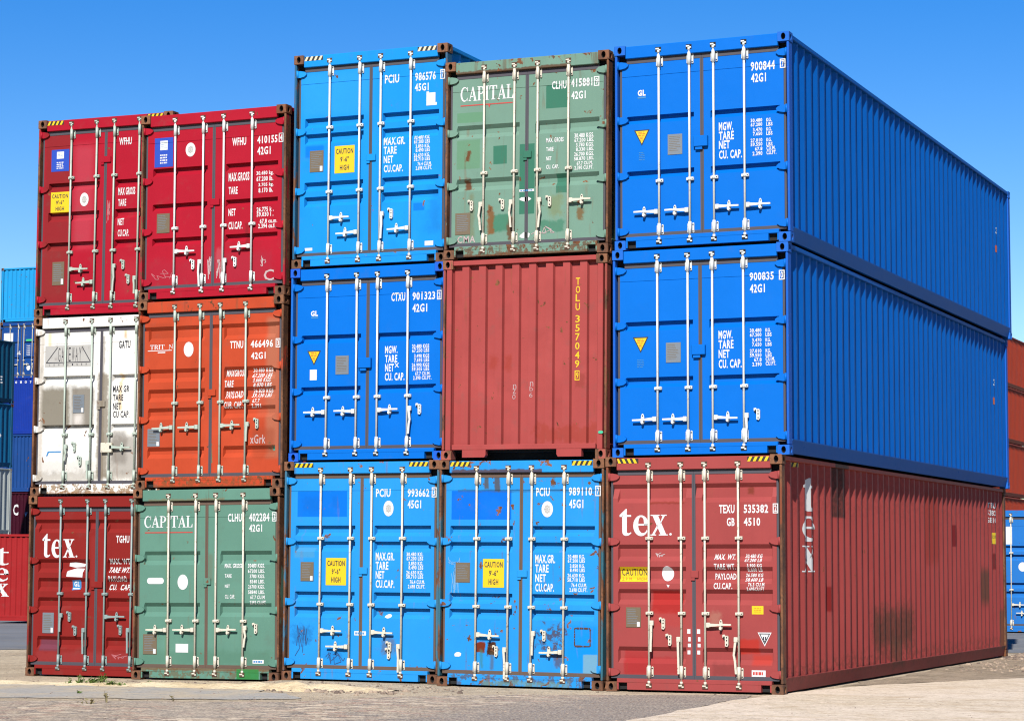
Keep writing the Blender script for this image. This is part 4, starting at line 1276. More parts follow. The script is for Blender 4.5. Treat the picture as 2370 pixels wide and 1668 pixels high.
def door_container(key, H, pos, M, soft, label, hz=None, group=GROUP, name='shipping_container', data=None, marks=True):
    x, y, z, yaw, tilt = pos
    root = root_empty(name, label, 'container', (x, y, z), yaw, tilt, group)
    d = data or DATA[key]
    body(root, H, M)
    hd = front_frame(root, H, M)
    doors, fns, cuts = build_doors(root, d, H, M, soft)
    build_hardware(doors, d, H, M)
    if marks:
        build_marks(root, doors, fns, cuts, d, H, M)
    if hz:
        hazard(hd, H, *hz)
    return root, doors, fns, cuts


YB, WB = (YELLOW, HAZY, False), (plain('cream_film', (250, 238, 205), .5, .2, 9, bs=.03), HAZY, False)
YBR = (YELLOW, HAZY, True)
RIM = (140, 60, 45)

M = mats('c1t', CRIMSON, rust=.12, steel=STEELP, fade=.35, post=.65, castrgb=(130, 60, 40), cast=.8, stains=[
    ('x', -1.05, -.60, .2, 2.75, (150, 44, 46), .85, .05, .06), ('x', -1.05, -.66, .3, 1.1, (150, 52, 50), .5, .08, .1),
    ('x', -.54, -.20, 1.0, 2.5, (208, 84, 100), .5, .10, .06), ('x', .2, .9, .3, .8, (185, 60, 70), .35, .15, .3)])
door_container('c1t', HIGH, POS['c1t'], M, False, 'crimson container faded brown down its left door edge, topmost of the leftmost stack', (YB,))
M = mats('c1m', (240, 238, 232), rust=.28, dirt=.5, fade=.1, steel=STEELP, ink=BLACK, post=.95, framerust=.45, fstains=[('x', -1.0, 1.0, .0, .165, (150, 120, 84), .85, .02, .5), ('x', -1.0, 1.0, .0, .05, (140, 96, 56), .7, .02, .06)], streak=.2, k=.50, stains=[
    ('x', -1.1, 1.1, .18, .34, (150, 138, 120), .55, .06, .3), ('x', -1.06, -.98, .2, 2.4, (150, 128, 100), .45, .03, .08), ('x', .0, .06, .2, 2.3, (120, 104, 84), .6, .02, .07), ('x', -1.02, -.52, .98, 1.56, (122, 114, 98), .92, .05, .07), ('x', -.50, -.12, .98, 1.56, (126, 118, 106), .92, .04, .05),
    ('x', -.46, -.30, 1.02, 1.18, (232, 225, 218), .75, .06, .05), ('x', -1.0, -.08, .25, .52, (178, 172, 164), .45, .07, .25),
    ('x', -.06, .13, .25, 1.75, (128, 116, 98), .85, .03, .10), ('x', .17, .62, .28, .85, (150, 142, 132), .75, .07, .15), ('x', .20, .45, .45, .92, (120, 112, 104), .6, .05, .08),
    ('x', -.92, -.86, 2.0, 2.37, (240, 190, 110), .55, .03, .02), ('x', -.60, -.73, 2.2, 2.37, (240, 190, 110), .5, .03, .02), ('x', .30, .36, 1.2, 1.75, (225, 180, 100), .6, .03, .06), ('x', .38, .42, 2.25, 2.37, (240, 180, 90), .6, .02, .02)])
door_container('c1m', LOW, POS['c1m'], M, False, 'dirty white container with dark lettering, in the middle of the leftmost stack')
M = mats('c1b', DKRED, rust=.10, steel=STEELG, fade=.2, post=.7, stains=[
    ('x', -.95, -.64, .36, .52, (120, 70, 88), .8, .02, .02), ('x', -.10, .0, 1.3, 2.0, (165, 60, 58), .3, .03, .05), ('x', -1.0, .9, .2, .36, (168, 66, 66), .5, .05, .12)])
door_container('c1b', LOW, POS['c1b'], M, True, 'dark red container standing on the ground under the dirty white one')

M = mats('c2t', CRIMSON, rust=.10, steel=STEELW, fade=.3, post=.85, castrgb=(130, 70, 40), stains=[
    ('x', -1.0, -.2, .2, .55, (178, 44, 62), .5, .08, .25), ('x', -.1, .9, .2, .62, (176, 48, 66), .55, .08, .25), ('x', .50, .56, .62, 1.0, (120, 40, 40), .5, .02, .06), ('x', .05, .16, .35, .7, (215, 110, 120), .4, .03, .10)])
door_container('c2t', LOW, POS['c2t'], M, False, 'clean crimson container with a chalked letter C, directly on top of the orange one')
M = mats('c2m', ORANGE, rust=.2, dirt=.3, steel=STEELP, fade=.55, post=.9, framerust=.6, fstains=[('x', -1.0, 1.0, .0, .16, (150, 84, 50), .8, .02, .5), ('x', -1.0, 1.0, .0, .04, (140, 80, 50), .7, .01, .05)], stains=[
    ('x', .86, 1.06, .4, 2.3, (190, 120, 92), .75, .05, .03), ('x', .64, 1.0, .4, .8, (160, 72, 46), .5, .05, .04), ('x', .72, 1.06, .95, 1.45, (190, 100, 74), .45, .05, .03),
    ('x', -.99, -.62, 2.02, 2.28, (165, 70, 45), .4, .03, .04), ('x', -.01, .03, .35, .62, (30, 150, 120), .85, .012, .05), ('x', .95, 1.0, .50, .56, (20, 180, 160), .9, .01, .0)])
door_container('c2m', LOW, POS['c2m'], M, True, 'orange container sandwiched between a crimson one and a green one')
M = mats('c2b', GREEN1, rust=.22, steel=STEELC, fade=.3, post=.8, framerust=.42, stains=[
    ('x', -1.0, 1.0, .2, .40, (84, 128, 104), .4, .06, .15), ('x', -.64, -.60, .3, 2.3, (120, 138, 92), .4, .015, .02), ('x', .02, .10, 1.35, 1.7, (120, 120, 98), .5, .03, .05)])
M['frame'] = paint('c2b_sill_paint', GREEN1, .42, .3, .3, stains=[('x', -1.0, 1.0, .13, .17, (130, 84, 50), .7, .012, .05), ('x', -1.0, 1.0, .0, .16, (120, 92, 60), .6, .02, .5), ('x', -.9, .3, LOW - .19, LOW - .14, (140, 120, 84), .6, .012, .05), ('x', .50, .84, .02, .16, (55, 140, 72), .9, .01, .02)])
door_container('c2b', LOW, POS['c2b'], M, True, 'green container standing on the ground beneath the orange one')

PATCH = (0, 122, 240)
M = mats('c3t', LBLUE, rust=.08, dirt=.12, steel=STEELW, fade=.35, post=.5, postrgb=(40, 110, 150), castrgb=(110, 80, 58), framerust=.2, stains=[
    ('x', -1.05, .0, 2.05, 2.65, (52, 168, 255), .6, .10, .1), ('x', -.98, -.70, 1.50, 1.66, (0, 125, 240), .8, .02, .01), ('x', .64, .80, .70, .80, (0, 118, 225), .7, .01, .01), ('x', .86, 1.05, .4, 1.0, (20, 100, 190), .3, .08, .2)])
door_container('c3t', HIGH, POS['c3t'], M, False, 'light blue container with black and white warning stripes, raised highest in the middle', (WB,))
M = mats('c3m', RBLUE, rust=.0, dirt=.04, steel=STEELW, fade=.18, post=.03, cast=.03, castrgb=(0, 100, 228), streak=.1)
door_container('c3m', LOW, POS['c3m'], M, False, 'royal blue container with a small white label, between two light blue containers')
M = mats('c3b', LBLUE2, rust=.26, dirt=.14, steel=STEELC, fade=.3, post=.55, postrgb=(70, 130, 160), framerust=.42, castrgb=(100, 60, 45), stains=[
    ('x', -.96, -.22, 2.16, 2.50, PATCH, .95, .006, .006), ('x', -.88, -.62, 2.22, 2.42, (10, 112, 215), .6, .06, .2), ('x', -.45, -.35, 2.28, 2.44, (10, 112, 215), .5, .03, .08),
    ('x', -1.0, -.70, 1.62, 1.76, (90, 165, 205), .6, .02, .02), ('x', -.99, -.74, .48, .72, (30, 90, 150), .45, .06, .35), ('x', -.54, -.24, .24, .42, (30, 110, 190), .35, .06, .3), ('x', .30, .50, .38, .62, (110, 84, 66), .55, .06, .35)])
door_container('c3b', HIGH, POS['c3b'], M, False, 'light blue container standing on the ground directly under the royal blue one', (YB,))

M = mats('c4t', GREEN2, rust=.36, dirt=.18, steel=STEELC, fade=.3, post=.97, framerust=.68, castrgb=(120, 70, 40), fstains=[('x', -1.0, .62, LOW - .20, LOW - .135, (104, 64, 40), .85, .012, .05), ('x', -1.0, 1.0, .0, .05, (110, 66, 40), .8, .012, .06), ('x', -1.0, 1.0, .0, .16, (112, 70, 44), .75, .02, .5)], stains=[
    ('x', .265, .57, 1.90, 2.20, (62, 128, 104), .95, .004, .004), ('x', -.47, -.28, 1.22, 1.46, (62, 128, 104), .95, .004, .004), ('x', -.99, -.63, 1.79, 1.92, (108, 160, 122), .8, .006, .01),
    ('x', -.10, .11, .55, 1.46, (62, 128, 104), .95, .004, .01), ('x', .41, .58, .80, 1.05, (62, 128, 104), .9, .006, .01), ('x', -.48, -.25, .34, .56, (74, 138, 110), .9, .02, .10), ('x', .20, .52, .30, .45, (76, 138, 112), .8, .02, .10),
    ('x', -.99, -.66, 1.18, 1.56, (108, 158, 120), .7, .01, .02), ('x', -.86, -.80, 1.28, 1.42, (118, 62, 26), .9, .015, .10), ('x', -.87, -.79, .90, 1.05, (112, 58, 26), .9, .02, .12), ('x', -.54, -.46, .30, .68, (140, 84, 30), .85, .02, .12),
    ('x', -.26, -.18, .22, .52, (110, 66, 34), .85, .02, .12), ('x', .30, .5, .5, .78, (136, 146, 100), .6, .05, .2), ('x', .70, .80, .45, .60, (130, 90, 40), .8, .02, .12), ('x', -.80, -.74, .28, .85, (130, 120, 76), .5, .03, .08)])
door_container('c4t', LOW, POS['c4t'], M, True, 'pale green container with repainted patches and a rusty frame, topmost of its stack')
M = mats('c4b', LBLUE2, rust=.40, dirt=.16, steel=STEELC, fade=.32, post=.65, postrgb=(60, 120, 140), framerust=.62, castrgb=(110, 64, 40), fstains=[('x', -.95, .30, HIGH - .20, HIGH - .125, (92, 66, 50), .88, .012, .05), ('x', -1.0, 1.0, .0, .16, (96, 80, 62), .7, .02, .5), ('x', -.5, .7, .02, .09, (120, 160, 150), .6, .02, .2)], stains=[
    ('x', -.98, -.14, 2.13, 2.50, (4, 118, 238), .97, .005, .006), ('x', -.55, -.30, 2.2, 2.4, (20, 130, 240), .4, .06, .2),
    ('x', .62, 1.05, .22, .80, (0, 152, 252), .8, .05, .02), ('x', .86, 1.05, .16, .44, (130, 180, 200), .85, .01, .01),
    ('x', -.60, -.49, .44, .57, (128, 52, 28), 1, .012, .07), ('x', -.46, -.34, .40, .57, (74, 42, 28), 1, .012, .10), ('x', -.56, -.52, .24, .48, (70, 130, 110), .6, .02, .05), ('x', -.42, -.37, .22, .45, (96, 84, 60), .6, .02, .05),
    ('x', .24, .58, .44, .78, (86, 60, 46), .78, .04, .55), ('x', .46, .58, .26, .44, (96, 66, 46), .7, .03, .18),
    ('x', -.52, -.46, 2.52, 2.68, (92, 84, 60), .85, .015, .04), ('x', -.38, -.30, 2.49, 2.68, (92, 80, 58), .85, .015, .05), ('x', .42, .46, 2.54, 2.68, (96, 104, 80), .6, .02, .04), ('x', -.9, 1.0, 2.48, 2.515, (60, 90, 110), .45, .01, .05)])
door_container('c4b', HIGH, POS['c4b'], M, False, 'light blue container blotched with rust, on the ground under the doorless red one', (YB,))

M = mats('c5t', RBLUE, side=(0, 106, 208), rust=.0, dirt=.03, steel=STEELW, fade=.15, post=.02, cast=.02, castrgb=(0, 112, 224), postrgb=(0, 108, 226), streak=.08)  # side blue darker than the doors: shade of that face put into the paint
c5t = door_container('c5t', LOW, POS['c5t'], M, False, 'royal blue container topmost at the right corner, its long ribbed side visible')[0]
M = mats('c5m', RBLUE, side=(0, 106, 208), rust=.0, dirt=.03, steel=STEELW, fade=.15, post=.02, cast=.02, castrgb=(0, 112, 224), postrgb=(0, 108, 226), streak=.08)  # darker side blue again carries the face's shade in its colour
c5m = door_container('c5m', LOW, POS['c5m'], M, False, 'royal blue corner container resting on the faded dark red one')[0]
M = mats('c5b', TEXRED, side=(184, 80, 76), rust=.16, dirt=.12, steel=STEELC, fade=.3, post=.8, framerust=.3, castrgb=(130, 76, 36), postrgb=(150, 80, 50), stains=[  # side red lighter than the doors: sunlight on the ribs put into the paint
    ('x', -.55, -.14, .96, 1.24, (186, 44, 40), .85, .02, .05), ('x', -.52, -.12, .80, 1.0, (196, 70, 66), .5, .05, .2), ('x', .58, .83, .48, .66, (196, 54, 42), .85, .02, .06), ('x', -.92, -.60, .20, .50, (182, 46, 46), .6, .02, .04), ('x', -.90, -.20, .22, .42, (178, 44, 46), .5, .03, .10),
    ('x', .74, .98, .34, .47, (204, 64, 50), .7, .03, .04), ('x', .22, .55, .20, .36, (140, 64, 62), .6, .04, .12), ('x', .20, .34, .80, .98, (190, 140, 120), .5, .04, .15),
    ('x', .68, .76, 2.42, 2.50, (130, 60, 40), .8, .02, .05), ('x', -.58, -.12, 2.305, 2.335, (140, 54, 36), .6, .01, .06)],
    sstains=[('y', 2.45, 3.12, 2.18, 3.0, (66, 48, 44), .88, .02, .02), ('y', 4.5, 6.8, .40, .92, (84, 66, 52), .68, .16, .38), ('y', 4.4, 6.9, .30, .98, (78, 62, 48), .3, .14, .6), ('y', 5.4, 6.1, .15, .5, (92, 78, 60), .6, .1, .38), ('y', .1, 13.4, .15, .36, (120, 66, 54), .5, .08, .5), ('y', .1, 13.4, 2.2, 2.85, (150, 70, 66), .4, .2, .5), ('y', 9.4, 9.86, 1.86, 2.2, (126, 30, 34), .85, .01, .01),
             ('y', 11.5, 12.25, .94, 1.5, (96, 74, 58), .8, .10, .15), ('y', 2.15, 2.4, .96, 1.28, (150, 34, 32), .85, .02, .03), ('y', 12.45, 12.75, 1.5, 1.77, (120, 36, 36), .8, .02, .02), ('y', 13.0, 13.4, .15, .8, (120, 84, 62), .8, .05, .1), ('y', 7.6, 8.6, 1.6, 2.7, (156, 56, 44), .5, .1, .2)])
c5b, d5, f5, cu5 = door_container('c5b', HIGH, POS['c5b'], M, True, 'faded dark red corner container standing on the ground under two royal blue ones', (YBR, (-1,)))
hazard([o for o in c5b.children if o.name.startswith('header')][0], HIGH, YB, (1,))

# writing along the ribbed right-hand sides
SCUT = [a for a, _ in SIDE]


def sdepth(yy, z):
    return 0.03 + pw(SIDE, yy)


def side_wall_of(root):
    return max((o for o in root.children if o.name.startswith('side_wall')), key=lambda o: o.data.vertices[0].co.x)


D = Decal(sdepth, (), SCUT)
D.add(fit(glyph_t(), 1.30, 2.44, .52, .42), WHITE)
D.add(fit(glyph_e(), 1.31, 2.01, .60, .32), WHITE)
D.add(fit(glyph_x(), 1.30, 1.635, .60, .33), WHITE)
for i, row in enumerate(('TEXU', '535382', 'GB 4510')):
    D.add(text(row, 12.5, 2.58 - .125 * i, .5, .09, .03), WHITE)
D.make('lettering', side_wall_of(c5b), axis='y')
D = Decal(sdepth, (), SCUT)
D.add([rect(12.40, 12.76, 1.93, 2.12)], YELLOW)
D.add(text('CAUTION', 12.58, 2.05, .30, .06, 0), BLACK, 1)
D.make('caution_sticker', side_wall_of(c5b), axis='y')
D = Decal(sdepth, (), SCUT)
D.add([rect(.55, .85, HIGH - .13, HIGH - .075)], HAZY)
for i in range(3):
    D.add([[(.56 + .1 * i, HIGH - .13), (.61 + .1 * i, HIGH - .13), (.64 + .1 * i, HIGH - .075), (.59 + .1 * i, HIGH - .075)]], YELLOW, 1)
D.make('hazard_stripe', side_wall_of(c5b), axis='y')
for rt in (c5t, c5m):
    D = Decal(sdepth, (), SCUT)
    D.add(text('3', 12.44, 1.775, .13, .11, .03), WHITE)
    D.add([rect(12.36, 12.47, 1.40, 1.52)], ORANGEY)
    D.make('lettering', side_wall_of(rt), axis='y')


# closed end of the doorless container
def closed_end(root, H, M, profile, ztop, zbot, marks=None, tunnel=True):
    b = MB()
    for (xa, da), (xb, db) in zip(profile, profile[1:]):
        b.face([(xa, 0.036 + da, zbot - .02), (xb, 0.036 + db, zbot - .02), (xb, 0.036 + db, ztop + .02), (xa, 0.036 + da, ztop + .02)])
    bmesh.ops.remove_doubles(b.bm, verts=b.bm.verts, dist=0.0004)
    ew = b.make('closed_end_panel', M['door'], root)
    if sum(f.normal.y for f in ew.data.polygons) > 0:
        ew.data.flip_normals()
    b = MB()
    b.box(-HW + .1485, HW - .1485, .008, .09, ztop, H - .010, bevel=.006)
    b.make('top_end_rail', M['frame'], root)
    b = MB()
    b.box(-HW + .1485, HW - .1485, .008, .09, zbot - .068, zbot, bevel=.006)
    if tunnel:
        b.slab([(-.846, .03), (-.846, zbot - .066), (-.516, zbot - .066), (-.516, .06), (-.535, .03)], .011, .085)
        b.slab([(.805, .03), (.805, zbot - .066), (.466, zbot - .066), (.466, .06), (.485, .03)], .011, .085)
        b.box(-HW + .15, HW - .15, .30, .305, .01, .125, 1)  # near-black sheet painted for the shade behind the openings
    else:
        b.box(-HW + .28, HW - .28, .011, .085, .03, zbot - .066)
    b.make('bottom_end_rail', [M['frame'], DARK], root)
    for sx in (-1, 1):
        b = MB()
        b.box(*sorted((sx * (HW - .057), sx * (HW - .132))), .006, .07, .1185, H - .1185, bevel=.006)
        b.make('end_post_flange', M['frame'], root)
    return ew


M = mats('c4m', (184, 82, 79), side=(150, 70, 66), rust=.30, dirt=.3, fade=.5, post=.55, cast=.6, castrgb=(185, 95, 80), postrgb=(178, 84, 74), framerust=.16, stains=[
    ('x', -.50, -.38, 1.18, 1.34, (170, 62, 44), .5, .04, .12), ('x', -.30, -.18, 1.15, 1.34, (166, 60, 42), .5, .04, .12), ('x', -.60, -.66, .20, .38, (140, 58, 44), .6, .03, .15), ('x', .15, 1.0, .20, .42, (168, 66, 48), .5, .05, .35), ('x', .70, .84, .90, 1.08, (150, 66, 54), .5, .03, .12)])
x, y, z, yaw, tilt = POS['c4m']
c4m = root_empty('shipping_container', 'faded red container showing its ribbed closed end, without doors', 'container', (x, y, z), yaw, tilt, GROUP)
body(c4m, LOW, M)
PR = [(-1.03, 0.0), (-1.015, 0.0)]
for k in range(9):
    a = -1.015 + .2345 * k
    PR += [(a + .014, .050), (a + .122, .050), (a + .138, 0.0), (a + .2345, 0.0)]
PR = PR[:-1] + [(1.03, 0.0)]
ew = closed_end(c4m, LOW, M, PR, 2.517, .194)
PCUT = [p[0] for p in PR]
D = Decal(lambda x, z: .036 + pw(PR, x), (), PCUT)
for ch, yy in zip('TOLU357049', (203, 258, 312, 372, 452, 512, 572, 632, 692, 750)):
    D.add(text(ch, .719 - (yy - 203) * 1.1e-5, 2.314 - (yy - 175) * .001924, .060, .092, .010), YELLOW)
D.add(text('[9]', .716, 1.060, .072, .125), YELLOW)
D.make('lettering', ew)
D = Decal(lambda x, z: .036 + pw(PR, x), (), PCUT)
for ch, a, b_ in (('o', -.135, .80), ('z', -.130, .87), ('n', -.125, .93), ('6', .10, .82), ('b', .105, .90), ('n', .11, .96)):
    D.add(text(ch, a, b_, .045, .06, -.012), CHALK)
D.make('chalk_scribble', ew)
b = MB()
b.slab(disc(1.07, .33, .035, .02, 10), -.004, .004)
b.make('green_tag', plain('green_tag', (70, 215, 165), .5, .1), c4m)


# ---------------------------------------------------------------- ground
XS = [-12.3, -9.87, -9.77, -7.48, -7.42, -5.14, -5.08, -2.80, -2.70, -.3]
GZ = [(-400, -3.0), (-60, -.6), (-28, -.25), (-20, -.14), (-12.3, -.074), (-9.87, -.070), (-9.77, -.024), (-7.48, .0), (-7.42, .029), (-5.14, .031), (-5.08, .019), (-2.80, .016), (-2.70, .025), (-.3, .039), (4, .04), (400, .04)]
GS = [(-400, -3.0), (-60, -.6), (-28, -.25), (-20, -.14), (-12.3, -.078), (-7.0, .0), (-2.66, .022), (-.3, .034), (4, .04), (400, .04)]


def gz(x, y):
    t = min(1.0, max(0.0, (y + 1.4) / 1.0))
    t = t * t * (3 - 2 * t)
    return (pw(GS, x) * (1 - t) + pw(GZ, x) * t) - .004


GX = [-400, -150, -60, -40, -28, -20, -16, -14] + XS + [1, 2.5, 4, 8, 20, 60, 150, 400]
GY = [-120, -40, -15, -8, -4, -2.4, -1.4, -1.2, -1.0, -.8, -.6, -.4, 0, 1.2, 6, 14, 30, 80, 200, 900]


def sheet(name, pts, mat, lift, kind='structure', fine=None, bump=None):
    """a patch of ground cover laid over the ground, following its rise and fall"""
    bm = bmesh.new()
    f = bm.faces.new([bm.verts.new((x, y, 0)) for x, y in pts])
    xs = [p[0] for p in pts]
    ys = [p[1] for p in pts]
    cx = [q for q in GX if min(xs) < q < max(xs)]
    cy = [q for q in GY if min(ys) < q < max(ys)]
    if fine:
        n = int((max(xs) - min(xs)) / fine)
        cx = sorted(cx + [min(xs) + (max(xs) - min(xs)) * i / n for i in range(1, n)])
        n = int((max(ys) - min(ys)) / fine)
        cy = sorted(cy + [min(ys) + (max(ys) - min(ys)) * i / n for i in range(1, n)])
    for q in cx:
        bmesh.ops.bisect_plane(bm, geom=bm.verts[:] + bm.edges[:] + bm.faces[:], plane_co=(q, 0, 0), plane_no=(1, 0, 0))
    for q in cy:
        bmesh.ops.bisect_plane(bm, geom=bm.verts[:] + bm.edges[:] + bm.faces[:], plane_co=(0, q, 0), plane_no=(0, 1, 0))
    for v in bm.verts:
        v.co.z = gz(v.co.x, v.co.y) + lift + (bump(v.co.x, v.co.y) if bump else 0)
    bm.normal_update()
    for f in bm.faces:
        if f.normal.z < 0:
            f.normal_flip()
        f.smooth = True
    me = bpy.data.meshes.new(name)
    bm.to_mesh(me)
    bm.free()
    me.materials.append(mat)
    o = bpy.data.objects.new(name, me)
    COL.objects.link(o)
    o['kind'] = kind
    return o


def ground_mat(name, a, b, c, grain=60, blotch=.6, tracks=0.0, k=.56, pebble=.5, bs=.5):
    N = NT(name)
    f = N.ramp(N.noise(blotch, 6, .6), .36, .66)
    col = N.mix(f, lin(a, k), lin(b, k))
    col = N.mix(N.ramp(N.noise(blotch * 4.3, 5, .6), .5, .72, 0, .7), col, lin(c, k))
    g = N.math('ADD', N.math('MULTIPLY', N.noise(grain, 3, .7), .55), N.math('MULTIPLY', N.noise(grain * .3, 4, .7), .45))
    col = N.mix(N.ramp(g, .53, .62, 0, pebble), col, tuple(v * 1.35 for v in lin(a, k)[:3]) + (1,))
    col = N.mix(N.ramp(g, .46, .38, 0, pebble), col, tuple(v * .45 for v in lin(c, k)[:3]) + (1,))
    if tracks:
        t = N.noise(1, 4, .6, vec=N.scaled((.35, 3.2, 1)))
        col = N.mix(N.ramp(t, .52, .66, 0, tracks), col, lin(c, k))
    hgt = N.math('ADD', N.noise(grain * .5, 5, .7), N.math('MULTIPLY', N.noise(blotch * 6, 4), 1.2))
    return N.out(col, .92, hgt, bs, .03, spec=.15)


def cobble_mat():
    N = NT('cobble_paving')
    bk = N.n('ShaderNodeTexBrick')
    mp = N.n('ShaderNodeMapping')
    N.put(mp.inputs['Vector'], N.obj)
    mp.inputs['Rotation'].default_value = (0, 0, math.radians(14))
    N.put(bk.inputs['Vector'], mp.outputs[0])
    bk.inputs['Color1'].default_value = lin((206, 186, 160), .52)
    bk.inputs['Color2'].default_value = lin((158, 142, 128), .52)
    bk.inputs['Mortar'].default_value = lin((150, 134, 112), .52)
    bk.inputs['Scale'].default_value = 1.0
    bk.inputs['Brick Width'].default_value = .21
    bk.inputs['Row Height'].default_value = .12
    bk.inputs['Mortar Size'].default_value = .014
    bk.inputs['Bias'].default_value = -.05
    col = bk.outputs['Color']
    vs = N.n('ShaderNodeTexVoronoi')
    N.put(vs.inputs['Vector'], N.scaled((5.5, 8.0, 1)))
    vs.inputs['Scale'].default_value = 1.0
    sp = N.n('ShaderNodeSeparateColor')
    N.put(sp.inputs[0], vs.outputs['Color'])
    col = N.mix(N.ramp(sp.outputs[0], .62, .9, 0, .75), col, lin((236, 216, 188), .58))
    col = N.mix(N.ramp(sp.outputs[1], .70, .95, 0, .7), col, lin((112, 106, 104), .5))
    col = N.mix(N.ramp(sp.outputs[2], .74, .95, 0, .6), col, lin((196, 152, 130), .5))
    col = N.mix(N.ramp(N.noise(.5, 5, .6), .45, .68, 0, .75), col, lin((178, 166, 150), .5))
    col = N.mix(N.ramp(N.noise(1.4, 6, .65), .55, .72, 0, .7), col, lin((214, 196, 166), .54))
    sx_ = N.n('ShaderNodeSeparateXYZ')
    N.put(sx_.inputs[0], N.obj)
    wx_ = N.math('ADD', sx_.outputs[0], N.math('MULTIPLY', N.math('SUBTRACT', N.noise(.7, 5, .6), .5), 3.0))
    col = N.mix(N.ramp(wx_, -3.4, -1.9, 0, .8), col, lin((146, 136, 128), .5))
    gr = N.noise(34, 4, .7)
    col = N.mix(N.ramp(gr, .52, .60, 0, .65), col, lin((236, 218, 190), .5))
    col = N.mix(N.ramp(gr, .47, .40, 0, .7), col, lin((96, 84, 76), .5))
    h = N.math('ADD', N.math('MULTIPLY', bk.outputs['Fac'], -1.0), N.math('MULTIPLY', N.noise(40, 4), .4))
    return N.out(col, .85, h, .5, .02, spec=.2)


SAND = ground_mat('sandy_gravel', (206, 188, 160), (184, 166, 140), (150, 136, 118), 40, .5, 0, pebble=.95, bs=.9)
APRON = ground_mat('pale_sand_concrete', (230, 212, 190), (218, 200, 174), (196, 174, 142), 22, .35, .45, pebble=.7, bs=.7)
GRAVEL = ground_mat('brown_gravel', (170, 152, 130), (150, 134, 112), (112, 100, 88), 22, .9, 0, pebble=.8, bs=.8)
ASPH = ground_mat('worn_asphalt', (172, 168, 160), (196, 180, 154), (156, 154, 150), 30, 1.1, 0, pebble=.65, bs=.5)
ASPH2 = ground_mat('grey_asphalt', (126, 128, 132), (112, 114, 118), (140, 134, 126), 50, .25, 0, pebble=.3, bs=.3)
BERM = ground_mat('pale_sand', (232, 214, 178), (222, 198, 156), (196, 172, 136), 40, 1.2, 0, pebble=.5, bs=.7)
COBBLE = cobble_mat()
COBGREY = ground_mat('grey_paving_worn', (150, 142, 136), (134, 130, 130), (168, 156, 142), 40, .8, 0, pebble=.4, bs=.4)

bm = bmesh.new()
gv = [[bm.verts.new((x, y, gz(x, y))) for x in GX] for y in GY]
for j in range(len(GY) - 1):
    for i in range(len(GX) - 1):
        bm.faces.new((gv[j][i], gv[j][i + 1], gv[j + 1][i + 1], gv[j + 1][i]))
me = bpy.data.meshes.new('ground')
bm.to_mesh(me)
bm.free()
me.materials.append(SAND)
go = bpy.data.objects.new('ground', me)
COL.objects.link(go)
go['kind'] = 'structure'

rr = random.Random(3)


def jag(pts, step=.35, amp=.09):
    out = []
    for (ax, ay), (bx, by) in zip(pts, pts[1:] + pts[:1]):
        ln = math.hypot(bx - ax, by - ay)
        n = max(1, int(ln / step)) if ln < 14 else 1
        for i in range(n):
            t = i / n
            q = amp if i else amp * .3
            out.append((ax + (bx - ax) * t + rr.uniform(-q, q), ay + (by - ay) * t + rr.uniform(-q, q)))
    return out


sheet('asphalt_strip', jag([(-16, -1.35), (-10.83, -1.62), (-8.35, -1.75), (-6.86, -1.98), (-6.0, -2.5), (-5.35, -3.55), (-6.0, -4.0), (-6.85, -4.15), (-8.77, -4.5), (-15, -5.2)], .22, .17), ASPH, .006)
sheet('cobble_pavement', jag([(-14, -6.6), (-8.9, -5.2), (-6.9, -4.75), (-5.2, -4.15), (-4.5, -2.6), (-3.3, -1.5), (-2.0, -1.05), (-.75, -.62), (-.62, -1.61), (-.45, -5.06), (-.3, -16), (-14, -16)]), COBBLE, .005)
sheet('sand_apron', jag([(-.42, .45), (-.55, -.35), (-.66, -1.61), (-.48, -5.06), (-.3, -16), (22, -16), (22, 9.0), (1.8, 6.4), (1.36, 5.4), (.5, 3.6), (-.1, 2.1)], .4, .05), APRON, .008)
sheet('gravel_bed', jag([(-.36, 2.0), (.5, 3.7), (1.36, 5.5), (1.9, 6.6), (22, 9.2), (22, 18), (-.36, 15.5)], .4, .12), GRAVEL, .006)
sheet('asphalt_road', [(-120, 8.5), (-19.5, 9.5), (-14.5, 14.6), (60, 16.0), (60, 200), (-120, 200)], ASPH2, .007)


# low bank of blown sand along the edge of the asphalt, and the broken edge at its end
def nz(x, y, s=1.0):
    return math.sin(x * 5.1 * s + 1.3) * math.sin(y * 4.3 * s + .4) * .5 + math.sin(x * 11.7 * s + y * 7.1 * s) * .3 + math.sin(x * 23 * s - y * 17 * s) * .2


def berm(x, y):
    c = pw([(-16, -1.0), (-10.8, -1.22), (-8.3, -1.32), (-6.9, -1.5), (-6.2, -1.7), (-5.2, -1.5)], x)
    e = max(0.0, 1 - ((y - c) / .34) ** 2)
    pk = pw([(-16, .02), (-9, .025), (-7.3, .035), (-6.6, .075), (-6.1, .085), (-5.6, .05), (-5.1, 0.0)], x)
    return -.012 + e * (pk + .02) * (1 + .5 * nz(x, y)) + .006 * nz(x, y, 2.3)


sheet('sand_bank', jag([(-16, -1.42), (-10.83, -1.66), (-8.35, -1.78), (-6.86, -2.0), (-6.0, -2.15), (-5.1, -1.9), (-5.1, -1.2), (-6.9, -1.1), (-8.3, -.95), (-10.8, -.85), (-16, -.6)], .3, .05), BERM, .004, fine=.16, bump=berm)


